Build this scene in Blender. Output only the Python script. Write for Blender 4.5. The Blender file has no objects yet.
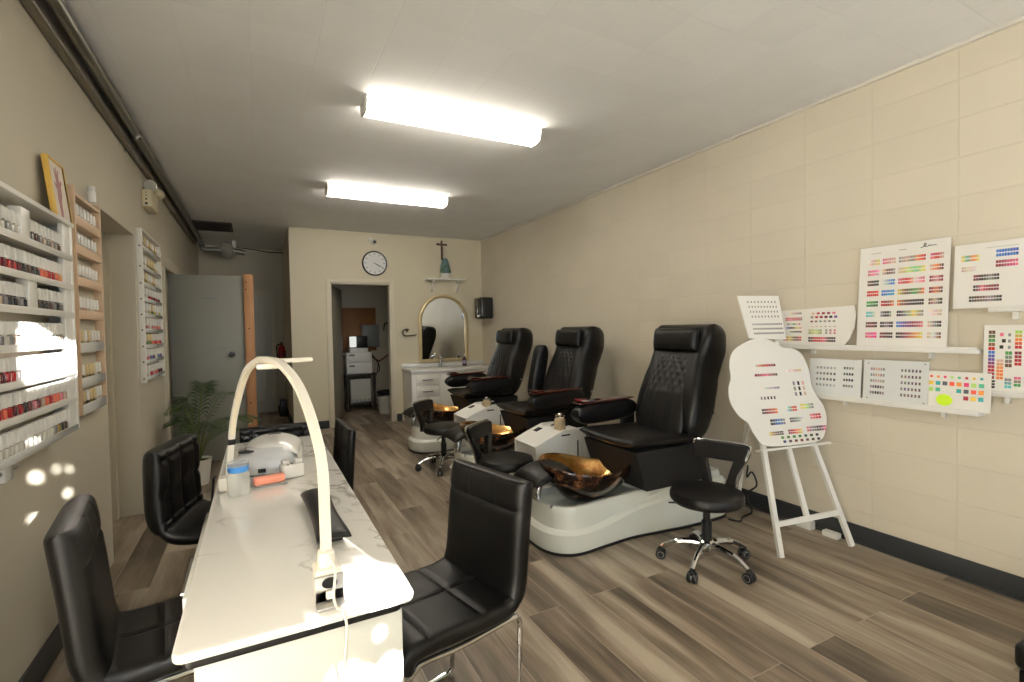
import bpy, bmesh, math, random
from math import sin, cos, pi, radians, sqrt
from mathutils import Vector, Matrix, Euler
random.seed(7)
S = bpy.context.scene
COL = S.collection
XR, XL, YB, H = 3.24, -0.796, 7.268, 2.774
YF, YE = -1.7, 9.25
XP = 0.4145            # left end of the partition wall

# ------------------------------------------------------------------ materials
def lin(c):
    return tuple(((v/255)/12.92 if v/255 <= 0.04045 else ((v/255+0.055)/1.055)**2.4) for v in c)
def M(name, rgb, rough=0.5, metal=0.0, spec=0.5, coat=0.0, noise=0.0, nscale=20, bump=0.0, bscale=200, emit=0.0, trans=0.0, aniso=0.0):
    m = bpy.data.materials.new(name); m.use_nodes = True
    nt = m.node_tree; b = nt.nodes['Principled BSDF']
    c = lin(rgb) + (1,)
    b.inputs['Base Color'].default_value = c
    b.inputs['Roughness'].default_value = rough
    b.inputs['Metallic'].default_value = metal
    b.inputs['Specular IOR Level'].default_value = spec
    b.inputs['Coat Weight'].default_value = coat
    b.inputs['Transmission Weight'].default_value = trans
    if emit:
        b.inputs['Emission Color'].default_value = c
        b.inputs['Emission Strength'].default_value = emit
    if noise or bump:
        tc = nt.nodes.new('ShaderNodeTexCoord')
    if noise:
        n = nt.nodes.new('ShaderNodeTexNoise'); n.inputs['Scale'].default_value = nscale; n.inputs['Detail'].default_value = 4
        nt.links.new(tc.outputs['Object'], n.inputs['Vector'])
        mx = nt.nodes.new('ShaderNodeMix'); mx.data_type = 'RGBA'
        mx.inputs['A'].default_value = tuple(v*(1-noise) for v in c[:3]) + (1,)
        mx.inputs['B'].default_value = tuple(min(1, v*(1+noise)) for v in c[:3]) + (1,)
        nt.links.new(n.outputs['Fac'], mx.inputs['Factor']); nt.links.new(mx.outputs['Result'], b.inputs['Base Color'])
    if bump:
        n2 = nt.nodes.new('ShaderNodeTexNoise'); n2.inputs['Scale'].default_value = bscale
        nt.links.new(tc.outputs['Object'], n2.inputs['Vector'])
        bp = nt.nodes.new('ShaderNodeBump'); bp.inputs['Strength'].default_value = bump; bp.inputs['Distance'].default_value = 0.004
        nt.links.new(n2.outputs['Fac'], bp.inputs['Height']); nt.links.new(bp.outputs['Normal'], b.inputs['Normal'])
    return m

def brick_mat(name, rgb, axes, off, bw, rh, mortar, rough=0.6, dark=0.86, dist=0.004, offset=0.0, noise=0.05):
    m = M(name, rgb, rough); nt = m.node_tree; b = nt.nodes['Principled BSDF']; L = nt.links.new
    tc = nt.nodes.new('ShaderNodeTexCoord'); sp = nt.nodes.new('ShaderNodeSeparateXYZ'); cb = nt.nodes.new('ShaderNodeCombineXYZ')
    L(tc.outputs['Object'], sp.inputs[0])
    for k in (0, 1):
        ad = nt.nodes.new('ShaderNodeMath'); ad.operation = 'ADD'; ad.inputs[1].default_value = off[k]
        L(sp.outputs[axes[k]], ad.inputs[0]); L(ad.outputs[0], cb.inputs[k])
    br = nt.nodes.new('ShaderNodeTexBrick'); br.offset = offset; br.inputs['Scale'].default_value = 1
    br.inputs['Brick Width'].default_value = bw; br.inputs['Row Height'].default_value = rh
    br.inputs['Mortar Size'].default_value = mortar; br.inputs['Mortar Smooth'].default_value = 0.6
    c = lin(rgb)
    br.inputs['Color1'].default_value = c + (1,); br.inputs['Color2'].default_value = tuple(v*0.96 for v in c) + (1,)
    br.inputs['Mortar'].default_value = tuple(v*dark for v in c) + (1,)
    L(cb.outputs[0], br.inputs['Vector'])
    n = nt.nodes.new('ShaderNodeTexNoise'); n.inputs['Scale'].default_value = 3.0; n.inputs['Detail'].default_value = 5
    L(tc.outputs['Object'], n.inputs['Vector'])
    mr = nt.nodes.new('ShaderNodeMapRange'); mr.inputs['To Min'].default_value = 1-noise; mr.inputs['To Max'].default_value = 1+noise
    L(n.outputs['Fac'], mr.inputs['Value'])
    mx = nt.nodes.new('ShaderNodeMix'); mx.data_type = 'RGBA'; mx.blend_type = 'MULTIPLY'; mx.inputs['Factor'].default_value = 1
    L(br.outputs['Color'], mx.inputs['A']); L(mr.outputs['Result'], mx.inputs['B']); L(mx.outputs['Result'], b.inputs['Base Color'])
    n2 = nt.nodes.new('ShaderNodeTexNoise'); n2.inputs['Scale'].default_value = 90; L(tc.outputs['Object'], n2.inputs['Vector'])
    sb = nt.nodes.new('ShaderNodeMath'); sb.operation = 'MULTIPLY_ADD'; sb.inputs[1].default_value = 0.12
    inv = nt.nodes.new('ShaderNodeMath'); inv.operation = 'SUBTRACT'; inv.inputs[0].default_value = 1
    L(br.outputs['Fac'], inv.inputs[1]); L(n2.outputs['Fac'], sb.inputs[0]); L(inv.outputs[0], sb.inputs[2])
    bp = nt.nodes.new('ShaderNodeBump'); bp.inputs['Strength'].default_value = 0.6; bp.inputs['Distance'].default_value = dist
    L(sb.outputs[0], bp.inputs['Height']); L(bp.outputs['Normal'], b.inputs['Normal'])
    return m

def floor_mat():
    m = M('vinyl_plank', (130, 112, 92), 0.40); nt = m.node_tree; b = nt.nodes['Principled BSDF']; L = nt.links.new
    tc = nt.nodes.new('ShaderNodeTexCoord'); sp = nt.nodes.new('ShaderNodeSeparateXYZ'); cb = nt.nodes.new('ShaderNodeCombineXYZ')
    L(tc.outputs['Object'], sp.inputs[0]); L(sp.outputs[1], cb.inputs[0]); L(sp.outputs[0], cb.inputs[1])
    br = nt.nodes.new('ShaderNodeTexBrick'); br.offset = 0.37; br.offset_frequency = 2; br.inputs['Scale'].default_value = 1
    br.inputs['Brick Width'].default_value = 1.22; br.inputs['Row Height'].default_value = 0.182
    br.inputs['Mortar Size'].default_value = 0.0022; br.inputs['Mortar Smooth'].default_value = 0.2
    br.inputs['Color1'].default_value = (0, 0, 0, 1); br.inputs['Color2'].default_value = (1, 1, 1, 1); br.inputs['Mortar'].default_value = (0.5, 0.5, 0.5, 1)
    L(cb.outputs[0], br.inputs['Vector'])
    # long grain streaks, shifted plank by plank
    mp = nt.nodes.new('ShaderNodeMapping'); mp.inputs['Scale'].default_value = (0.9, 8, 1)
    av = nt.nodes.new('ShaderNodeVectorMath'); av.operation = 'MULTIPLY_ADD'; av.inputs[1].default_value = (7, 9, 5)
    L(br.outputs['Color'], av.inputs[0]); L(cb.outputs[0], av.inputs[2]); L(av.outputs[0], mp.inputs['Vector'])
    n = nt.nodes.new('ShaderNodeTexNoise'); n.inputs['Scale'].default_value = 1.0; n.inputs['Detail'].default_value = 4; n.inputs['Roughness'].default_value = 0.55
    n.inputs['Distortion'].default_value = 0.35
    L(mp.outputs[0], n.inputs['Vector'])
    mp2 = nt.nodes.new('ShaderNodeMapping'); mp2.inputs['Scale'].default_value = (5, 110, 1); L(av.outputs[0], mp2.inputs['Vector'])
    n2 = nt.nodes.new('ShaderNodeTexNoise'); n2.inputs['Scale'].default_value = 1.0; n2.inputs['Detail'].default_value = 3; L(mp2.outputs[0], n2.inputs['Vector'])
    cr = nt.nodes.new('ShaderNodeValToRGB'); e = cr.color_ramp.elements
    e[0].position = 0.33; e[0].color = lin((76, 65, 54)) + (1,)
    e[1].position = 0.70; e[1].color = lin((168, 155, 138)) + (1,)
    x = cr.color_ramp.elements.new(0.5); x.color = lin((122, 108, 92)) + (1,)
    add = nt.nodes.new('ShaderNodeMath'); add.operation = 'MULTIPLY_ADD'; add.inputs[1].default_value = 0.15
    L(n2.outputs['Fac'], add.inputs[0]); L(n.outputs['Fac'], add.inputs[2])
    add2 = nt.nodes.new('ShaderNodeMath'); add2.operation = 'MULTIPLY_ADD'; add2.inputs[1].default_value = 0.20
    L(br.outputs['Color'], add2.inputs[0]); L(add.outputs[0], add2.inputs[2])
    sub = nt.nodes.new('ShaderNodeMath'); sub.operation = 'SUBTRACT'; sub.inputs[1].default_value = 0.165
    L(add2.outputs[0], sub.inputs[0]); L(sub.outputs[0], cr.inputs['Fac'])
    mx = nt.nodes.new('ShaderNodeMix'); mx.data_type = 'RGBA'; mx.inputs['B'].default_value = lin((150, 138, 122)) + (1,)  # pale seams paint the glint off the plank edges into the colour
    L(br.outputs['Fac'], mx.inputs['Factor']); L(cr.outputs['Color'], mx.inputs['A']); L(mx.outputs['Result'], b.inputs['Base Color'])
    inv = nt.nodes.new('ShaderNodeMath'); inv.operation = 'SUBTRACT'; inv.inputs[0].default_value = 1; L(br.outputs['Fac'], inv.inputs[1])
    s2 = nt.nodes.new('ShaderNodeMath'); s2.operation = 'MULTIPLY_ADD'; s2.inputs[1].default_value = 0.25
    L(n2.outputs['Fac'], s2.inputs[0]); L(inv.outputs[0], s2.inputs[2])
    bp = nt.nodes.new('ShaderNodeBump'); bp.inputs['Strength'].default_value = 0.35; bp.inputs['Distance'].default_value = 0.002
    L(s2.outputs[0], bp.inputs['Height']); L(bp.outputs['Normal'], b.inputs['Normal'])
    return m

def marble_mat():
    m = M('white_marble', (232, 226, 218), 0.16, coat=0.3); nt = m.node_tree; b = nt.nodes['Principled BSDF']; L = nt.links.new
    tc = nt.nodes.new('ShaderNodeTexCoord')
    n = nt.nodes.new('ShaderNodeTexNoise'); n.inputs['Scale'].default_value = 2.6; n.inputs['Detail'].default_value = 7; n.inputs['Roughness'].default_value = 0.55; n.inputs['Distortion'].default_value = 0.7
    L(tc.outputs['Object'], n.inputs['Vector'])
    a = nt.nodes.new('ShaderNodeMath'); a.operation = 'SUBTRACT'; a.inputs[1].default_value = 0.5; L(n.outputs['Fac'], a.inputs[0])
    ab = nt.nodes.new('ShaderNodeMath'); ab.operation = 'ABSOLUTE'; L(a.outputs[0], ab.inputs[0])
    cr = nt.nodes.new('ShaderNodeValToRGB'); e = cr.color_ramp.elements
    e[0].position = 0.0; e[0].color = (1, 1, 1, 1); e[1].position = 0.014; e[1].color = (0, 0, 0, 1)
    L(ab.outputs[0], cr.inputs['Fac'])
    n3 = nt.nodes.new('ShaderNodeTexNoise'); n3.inputs['Scale'].default_value = 3.5; L(tc.outputs['Object'], n3.inputs['Vector'])
    mr = nt.nodes.new('ShaderNodeMapRange'); mr.inputs['From Min'].default_value = 0.42; mr.inputs['From Max'].default_value = 0.6; mr.inputs['To Max'].default_value = 0.7; L(n3.outputs['Fac'], mr.inputs['Value'])
    mu = nt.nodes.new('ShaderNodeMath'); mu.operation = 'MULTIPLY'; L(cr.outputs['Color'], mu.inputs[0]); L(mr.outputs['Result'], mu.inputs[1])
    mx = nt.nodes.new('ShaderNodeMix'); mx.data_type = 'RGBA'
    mx.inputs['A'].default_value = lin((243, 241, 237)) + (1,); mx.inputs['B'].default_value = lin((128, 120, 112)) + (1,)
    L(mu.outputs[0], mx.inputs['Factor']); L(mx.outputs['Result'], b.inputs['Base Color'])
    return m

def copper_mat(name, ramp, rough, scale):
    m = M(name, (120, 80, 40), rough, 0.75, coat=0.6); nt = m.node_tree; b = nt.nodes['Principled BSDF']; L = nt.links.new
    tc = nt.nodes.new('ShaderNodeTexCoord')
    n = nt.nodes.new('ShaderNodeTexNoise'); n.inputs['Scale'].default_value = scale; n.inputs['Detail'].default_value = 8; n.inputs['Roughness'].default_value = 0.75
    L(tc.outputs['Object'], n.inputs['Vector'])
    cr = nt.nodes.new('ShaderNodeValToRGB'); e = cr.color_ramp.elements
    e[0].position = ramp[0][0]; e[0].color = lin(ramp[0][1]) + (1,); e[1].position = ramp[-1][0]; e[1].color = lin(ramp[-1][1]) + (1,)
    for p, c in ramp[1:-1]:
        x = e.new(p); x.color = lin(c) + (1,)
    L(n.outputs['Fac'], cr.inputs['Fac']); L(cr.outputs['Color'], b.inputs['Base Color'])
    return m

def attr_mat():
    m = M('printed_colour', (255, 255, 255), 0.45); nt = m.node_tree
    a = nt.nodes.new('ShaderNodeAttribute'); a.attribute_name = 'Col'
    nt.links.new(a.outputs['Color'], nt.nodes['Principled BSDF'].inputs['Base Color'])
    return m

def leather(name, rgb, rough=0.38):
    return M(name, rgb, rough, spec=0.3, bump=0.15, bscale=350)

m_wall_l = M('painted_plaster', (192, 185, 168), 0.6, noise=0.03, nscale=3)
m_wall_b = M('cream_paint', (210, 201, 176), 0.5, noise=0.03, nscale=3)
m_wall_r = brick_mat('painted_block', (211, 202, 184), (1, 2), (-1.195+4, 0.006), 0.4, 0.2, 0.0045, rough=0.5, dark=0.95, dist=0.0018)
m_wall_hall = M('hall_paint', (200, 191, 170), 0.55, noise=0.03, nscale=3)
m_ceil = brick_mat('ceiling_tile', (246, 247, 248), (0, 1), (0.595+6, 6-2.54), 0.3, 0.3, 0.003, rough=0.75, dark=0.94, dist=0.0015, noise=0.03)
m_floor = floor_mat()
m_base = M('slate_baseboard', (52, 54, 56), 0.55, spec=0.3)
m_trim = M('cream_trim', (212, 203, 182), 0.4)
m_lam = M('table_laminate', (206, 207, 201), 0.3)
m_crown = M('crown_paint', (214, 209, 198), 0.5)
m_white = M('white_laminate', (232, 230, 224), 0.35)
m_white_gloss = M('white_gloss', (226, 225, 221), 0.18, coat=0.4)
m_spa = M('pearl_fibreglass', (230, 232, 222), 0.16, coat=0.5)
m_spa_in = M('pearl_basin', (206, 211, 201), 0.2, coat=0.4)
m_blk = leather('black_vinyl', (15, 14, 14), 0.36)
m_blk2 = leather('charcoal_vinyl', (20, 19, 19), 0.38)
m_blk_skirt = M('black_skirt', (16, 15, 15), 0.75)
m_blk_plastic = M('black_plastic', (17, 17, 18), 0.35)
m_blk_matte = M('black_rubber', (14, 14, 14), 0.7)
m_chrome = M('chrome', (205, 205, 205), 0.07, 1.0)
m_steel = M('galvanised_steel', (130, 128, 120), 0.3, 0.9, noise=0.15, nscale=12)
m_duct = M('duct_metal', (126, 120, 108), 0.42, 0.55, noise=0.08, nscale=9)
m_marble = marble_mat()
m_wood_arm = M('mahogany_gloss', (70, 26, 18), 0.14, coat=0.7, noise=0.35, nscale=9)
m_pine = M('pine_timber', (164, 118, 76), 0.5, noise=0.15, nscale=6)
m_pink = M('pale_beech', (212, 184, 156), 0.5, noise=0.06, nscale=8)
m_greydoor = M('grey_door_paint', (124, 124, 116), 0.45, noise=0.03, nscale=5)
m_copper_in = copper_mat('copper_glass_inside', [(0.3, (92, 52, 20)), (0.45, (190, 128, 58)), (0.56, (232, 190, 118)), (0.7, (240, 214, 160))], 0.16, 5)
m_copper_out = copper_mat('copper_glass_outside', [(0.46, (10, 6, 4)), (0.53, (40, 20, 10)), (0.60, (140, 84, 48)), (0.70, (224, 184, 144))], 0.14, 11)
m_lamp = M('white_plastic', (240, 234, 222), 0.35)
m_print = attr_mat()
m_board = M('white_card', (236, 233, 226), 0.4)
m_acryl = M('clear_acrylic_white', (226, 228, 226), 0.12, coat=0.6)
m_tube = M('fluorescent_diffuser', (255, 246, 230), 0.5, emit=22.0)
m_green = M('palm_leaf', (42, 70, 28), 0.42, noise=0.4, nscale=14)
m_stem = M('palm_stem', (92, 104, 50), 0.5)
m_brass = M('antique_gold', (206, 188, 146), 0.35, 0.35)
m_mirror = M('mirror_glass', (235, 238, 236), 0.015, 1.0)
m_gold = M('yellow_frame', (226, 184, 88), 0.4)
m_red = M('red_enamel', (170, 28, 24), 0.3)
m_grey = M('grey_plastic', (150, 152, 152), 0.35)
m_glass_jar = M('jar_glass', (222, 200, 160), 0.08, trans=0.75)
m_blue = M('blue_cap', (70, 140, 215), 0.35)
m_liquid = M('clear_plastic', (232, 234, 228), 0.15, trans=0.25)
for m_, a_ in ((m_liquid, 0.38), (m_glass_jar, 0.5)):
    b_ = m_.node_tree.nodes['Principled BSDF']; b_.inputs['Transmission Weight'].default_value = 0.0; b_.inputs['Alpha'].default_value = a_
m_coral = M('coral_foam', (242, 158, 134), 0.7, bump=0.2, bscale=300)
m_corkboard = M('plywood_panel', (156, 104, 56), 0.6, noise=0.1, nscale=9)
m_panel = M('panel_grey', (116, 120, 120), 0.4)

# ------------------------------------------------------------------ mesh builder
class MB:
    def __init__(self): self.v = []; self.f = []; self.mi = []; self.col = []
    def add(self, vs, fs, mi=0, col=None):
        b = len(self.v); self.v += [Vector(p) for p in vs]
        for f in fs: self.f.append([b+i for i in f]); self.mi.append(mi); self.col.append(col)
        return self
    def box(self, a, b, mi=0, bev=0.0, seg=2, rot=None, piv=None, col=None):
        a = Vector(a); b = Vector(b)
        bm = bmesh.new(); bmesh.ops.create_cube(bm, size=1)
        for v in bm.verts:
            v.co = Vector([(a[i]+b[i])/2 + v.co[i]*(b[i]-a[i]) for i in range(3)])
        if bev: bmesh.ops.bevel(bm, geom=bm.edges[:]+bm.verts[:], offset=bev, segments=seg, profile=0.5, affect='EDGES')
        if rot is not None:
            p = Vector(piv) if piv is not None else (a+b)/2
            R = Euler(rot).to_matrix()
            for v in bm.verts: v.co = p + R @ (v.co-p)
        bm.verts.index_update()
        self.add([v.co.copy() for v in bm.verts], [[v.index for v in f.verts] for f in bm.faces], mi, col); bm.free(); return self
    def tube(self, pts, r, n=10, mi=0, closed=False, cap=True):
        P = [Vector(p) for p in pts]; N = len(P)
        rr = r if isinstance(r, (list, tuple)) else [r]*N
        T = []
        for i in range(N):
            a = P[(i-1) % N] if (closed or i > 0) else P[i]; c = P[(i+1) % N] if (closed or i < N-1) else P[i]
            T.append((c-a).normalized())
        up = Vector((0, 0, 1)) if abs(T[0].z) < 0.9 else Vector((1, 0, 0))
        X = T[0].cross(up).normalized(); vs = []; fs = []
        for i in range(N):
            X = (X - T[i]*X.dot(T[i])).normalized(); Y = T[i].cross(X)
            for k in range(n): vs.append(P[i] + (X*cos(2*pi*k/n) + Y*sin(2*pi*k/n))*rr[i])
        for i in range(N if closed else N-1):
            j = (i+1) % N
            for k in range(n): fs.append([i*n+k, i*n+(k+1) % n, j*n+(k+1) % n, j*n+k])
        if cap and not closed:
            fs.append(list(range(n))[::-1]); fs.append([(N-1)*n+k for k in range(n)])
        return self.add(vs, fs, mi)
    def strip(self, pts, wdir, w, t, mi=0):
        """bar of rectangular section (w along wdir, t across) following pts"""
        P = [Vector(p) for p in pts]; N = len(P); vs = []; fs = []
        for i in range(N):
            T = (P[min(N-1, i+1)]-P[max(0, i-1)]).normalized()
            W = Vector(wdir); W = (W - T*W.dot(T)).normalized(); Q = T.cross(W)
            for a, b in ((-1, -1), (1, -1), (1, 1), (-1, 1)): vs.append(P[i] + W*(a*w/2) + Q*(b*t/2))
        for i in range(N-1):
            for k in range(4): fs.append([i*4+k, i*4+(k+1) % 4, i*4+4+(k+1) % 4, i*4+4+k])
        fs.append([3, 2, 1, 0]); fs.append([(N-1)*4+k for k in range(4)])
        return self.add(vs, fs, mi)
    def lathe(self, prof, c=(0, 0, 0), n=24, mi=0, axis='z', sx=1.0, sy=1.0, cap=True):
        c = Vector(c); vs = []; fs = []
        for r, h in prof:
            for k in range(n):
                a = 2*pi*k/n; p = Vector((r*cos(a)*sx, r*sin(a)*sy, h))
                if axis == 'x': p = Vector((p.z, p.x, p.y))
                elif axis == 'y': p = Vector((p.x, p.z, p.y))
                vs.append(c+p)
        m_ = len(prof)
        for i in range(m_-1):
            for k in range(n): fs.append([i*n+k, i*n+(k+1) % n, (i+1)*n+(k+1) % n, (i+1)*n+k])
        if cap and prof[0][0] > 1e-6: fs.append(list(range(n))[::-1])
        if cap and prof[-1][0] > 1e-6: fs.append([(m_-1)*n+k for k in range(n)])
        return self.add(vs, fs, mi)
    def prism(self, outline, O, U, V, N, t0, t1, mi=0, bev=0.0, side=None):
        """outline in (u,v) extruded along N"""
        O = Vector(O); U = Vector(U); V = Vector(V); N = Vector(N); n = len(outline)
        vs = [O+U*u+V*v+N*t0 for u, v in outline] + [O+U*u+V*v+N*t1 for u, v in outline]
        self.add(vs, [list(range(n))[::-1], list(range(n, 2*n))], mi)
        b = len(self.v)-2*n
        for k in range(n):
            self.f.append([b+k, b+(k+1) % n, b+n+(k+1) % n, b+n+k]); self.mi.append(mi if side is None else side); self.col.append(None)
        return self
    def quad(self, O, U, V, a, b, c, d, off, N, col, mi=0):
        O = Vector(O)+Vector(N)*off; U = Vector(U); V = Vector(V)
        return self.add([O+U*a+V*b, O+U*c+V*b, O+U*c+V*d, O+U*a+V*d], [[0, 1, 2, 3]], mi, col)
    def build(self, name, mat, parent=None, smooth=35, loc=None, rotz=None):
        me = bpy.data.meshes.new(name); me.from_pydata([tuple(p) for p in self.v], [], self.f); me.update()
        mats = mat if isinstance(mat, (list, tuple)) else [mat]
        for m in mats: me.materials.append(m)
        for p, i in zip(me.polygons, self.mi): p.material_index = min(i, len(mats)-1)
        if any(c is not None for c in self.col):
            at = me.color_attributes.new('Col', 'FLOAT_COLOR', 'CORNER')
            for p, c in zip(me.polygons, self.col):
                cc = (lin(c) if c is not None else (0.8, 0.8, 0.8)) + (1,)
                for li in p.loop_indices: at.data[li].color = cc
        bm = bmesh.new(); bm.from_mesh(me); bmesh.ops.remove_doubles(bm, verts=bm.verts, dist=1e-6)
        if smooth != 'flat': bmesh.ops.recalc_face_normals(bm, faces=bm.faces)
        bm.to_mesh(me); bm.free()
        if smooth and smooth != 'flat':
            for p in me.polygons: p.use_smooth = True
            me.set_sharp_from_angle(angle=radians(smooth))
        o = bpy.data.objects.new(name, me); COL.objects.link(o)
        if parent is not None: o.parent = parent
        if loc is not None: o.location = loc
        if rotz is not None: o.rotation_euler = (0, 0, rotz)
        return o

def cushion(P, Nf, T, nu=20, nv=20, p=5.0, groove=None, mb=None, mi=0, back=1.0):
    """closed pillow: centre surface P(u,v), u,v in -1..1, front offset along Nf, thickness T with rounded rims"""
    mb = mb or MB(); us = [sin(pi/2*(2*i/nu-1)) for i in range(nu+1)]; vs_ = [sin(pi/2*(2*j/nv-1)) for j in range(nv+1)]
    def ed(a): return max(0.0, 1-abs(a)**p)**(1.0/2.2)
    F, B = [], []
    for v in vs_:
        for u in us:
            c = Vector(P(u, v)); n = Vector(Nf(u, v)) if callable(Nf) else Vector(Nf); n.normalize()
            t = T*ed(u)*ed(v); g = groove(u, v) if groove else 0.0
            F.append(c+n*max(t-g*ed(u)*ed(v), -0.5*t)); B.append(c-n*t*back)
    k = (nu+1); vsl = F+B; o = len(F); fs = []
    for j in range(nv):
        for i in range(nu):
            a = j*k+i; fs.append([a, a+1, a+k+1, a+k]); fs.append([o+a, o+a+k, o+a+k+1, o+a+1])
    mb.add(vsl, fs, mi)
    return mb

def empty(name, loc=(0, 0, 0), rotz=0.0):
    o = bpy.data.objects.new(name, None); COL.objects.link(o); o.location = loc; o.rotation_euler = (0, 0, rotz); o.empty_display_size = 0.1; return o
def tag(o, label=None, cat=None, group=None, kind=None):
    if label: o['label'] = label
    if cat: o['category'] = cat
    if group: o['group'] = group
    if kind: o['kind'] = kind
    return o
def kids(o): return [c for c in bpy.data.objects if c.parent == o]
def dup(o, parent=None):
    c = o.copy(); COL.objects.link(c)
    if parent is not None: c.parent = parent
    for ch in kids(o): dup(ch, c)
    return c
def struct(mb, name, mat, **k):
    return tag(mb.build(name, mat, smooth=k.get('smooth', 30)), kind='structure')
def smooth01(a, b, x):
    t = min(1, max(0, (x-a)/(b-a))); return t*t*(3-2*t)
def spline(pts, n=6, closed=False):
    P = [Vector(p) for p in pts]; N = len(P); out = []
    for i in range(N if closed else N-1):
        p0 = P[(i-1) % N] if closed or i > 0 else P[i]; p1 = P[i]; p2 = P[(i+1) % N]; p3 = P[(i+2) % N] if closed or i+2 < N else p2
        for k in range(n):
            t = k/n; out.append(0.5*((2*p1)+(p2-p0)*t+(2*p0-5*p1+4*p2-p3)*t*t+(3*p1-p0-3*p2+p3)*t**3))
    if not closed: out.append(P[-1])
    return out
def spl2(pts, n=6, closed=True):
    return [(p.x, p.y) for p in spline([(a, b, 0) for a, b in pts], n, closed)]
ORD = ['first', 'second', 'third', 'fourth', 'fifth', 'sixth', 'seventh', 'eighth', 'ninth', 'tenth', 'eleventh', 'twelfth', 'thirteenth', 'fourteenth', 'fifteenth', 'sixteenth', 'seventeenth', 'eighteenth']

# ------------------------------------------------------------------ room shell
struct(MB().box((-1.4, YF-0.1, -0.1), (XR+0.15, YE+0.1, 0)), 'floor', m_floor)
struct(MB().box((-1.4, YF-0.1, H), (XR+0.15, YE+0.1, H+0.1)), 'ceiling', m_ceil)
struct(MB().box((XR, YF-0.1, 0), (XR+0.12, YE+0.1, H)), 'wall_right', m_wall_r)
wl = MB()
for y0, y1, z0 in ((YF-0.1, 3.68, 0), (3.68, 4.555, 2.1), (4.555, 5.76, 0), (5.76, 6.6, 2.06), (6.6, YE+0.1, 0)):
    wl.box((XL-0.36, y0, z0), (XL, y1, H))
wl.box((XL-0.5, 3.5, 0), (XL-0.36, 6.8, H))
struct(wl, 'wall_left', m_wall_l)
# recess jamb strip and door slabs in the left wall
struct(MB().box((XL-0.36, 4.50, 0), (XL-0.145, 4.555, 2.1)).box((XL-0.36, 3.68, 0), (XL-0.3, 4.5, 2.1)), 'door_1', m_wall_l)
wb = MB()
wb.box((XP, YB, 0), (0.925, YB+0.12, H)).box((0.925, YB, 2.04), (1.761, YB+0.12, H)).box((1.761, YB, 0), (XR, YB+0.12, H))
struct(wb, 'wall_back', m_wall_b)
struct(MB().box((XP, YB+0.12, 0), (XP+0.12, YE, H)), 'wall_passage', m_wall_hall)
struct(MB().box((-1.2, YE, 0), (XR+0.1, YE+0.1, H)), 'wall_far', m_wall_hall)
# front wall behind the camera: glass door at the left, window with an added sun mask at the right
wf = MB()
wf.box((XL-0.1, YF-0.12, 0), (-0.70, YF, H)).box((-0.70, YF-0.12, 2.45), (0.22, YF, H)).box((0.22, YF-0.12, 0), (0.55, YF, H))
wf.box((0.55, YF-0.12, 0), (1.45, YF, 1.15)).box((0.55, YF-0.12, 2.6), (1.45, YF, H)).box((1.45, YF-0.12, 0), (1.55, YF, H)).box((1.55, YF-0.12, 0), (2.72, YF, 0.45)).box((1.55, YF-0.12, 2.62), (2.72, YF, H)).box((2.72, YF-0.12, 0), (XR+0.1, YF, H))
struct(wf, 'wall_front', m_wall_l)
fr = MB()
for a, b in (((-0.70, -0.08, 0), (-0.65, 0, 2.45)), ((0.17, -0.08, 0), (0.22, 0, 2.45)), ((-0.65, -0.08, 2.40), (0.17, 0, 2.45)), ((-0.65, -0.08, 0), (0.17, 0, 0.45))):
    fr.box((a[0], YF+a[1]-0.01, a[2]), (b[0], YF+b[1]-0.01, b[2]), bev=0.004)
struct(fr, 'door_2', m_steel)
# added unseen sheet over the front window, holes shaped to cast the sun patches
HOLES = [[(0.682, 2.399), (0.738, 2.412), (0.792, 2.411), (0.866, 2.439), (0.853, 2.255), (0.784, 2.184), (0.761, 2.077), (0.75, 1.996), (0.681, 1.968), (0.672, 2.124), (0.67, 2.294)],
         [(0.769, 2.062), (0.827, 2.062), (0.812, 2.012), (0.767, 2.005)],
         [(1.13, 1.452), (1.20, 1.445), (1.26, 1.45), (1.31, 1.48), (1.28, 1.50), (1.22, 1.495), (1.15, 1.465)]]
DOTS = [(0.708, 1.865, 0.021), (0.83, 1.79, 0.016), (0.694, 1.706, 0.015), (0.735, 1.692, 0.011), (0.785, 1.90, 0.010), (0.839, 1.90, 0.011),
        (1.127, 1.30, 0.035), (1.165, 1.288, 0.02), (1.228, 1.285, 0.035), (1.204, 1.374, 0.010), (1.06, 1.446, 0.008)]
def inpoly(x, y, P):
    c = False; j = len(P)-1
    for i in range(len(P)):
        if (P[i][1] > y) != (P[j][1] > y) and x < (P[j][0]-P[i][0])*(y-P[i][1])/(P[j][1]-P[i][1])+P[i][0]: c = not c
        j = i
    return c
fm = MB(); st = 0.0085; ni = int(0.96/st); nj = int(1.51/st)
def open_at(x, z): return any(inpoly(x, z, h) for h in HOLES) or any((x-a)**2+(z-b)**2 < r*r*0.64 for a, b, r in DOTS)
for j in range(nj+1):
    z = 1.12+j*st; i = 0
    while i <= ni:
        x = 0.52+i*st
        if open_at(x+st/2, z+st/2): i += 1; continue
        i0 = i
        while i <= ni and not open_at(0.52+i*st+st/2, z+st/2): i += 1
        a, b = 0.52+i0*st, 0.52+i*st
        fm.add([(a, YF+0.004, z), (b, YF+0.004, z), (b, YF+0.004, z+st), (a, YF+0.004, z+st)], [[0, 1, 2, 3]])
o = fm.build('sun_mask', m_board, smooth=None); tag(o, 'added white sheet behind the camera, its holes shaping the sun patches', 'light mask')

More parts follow.
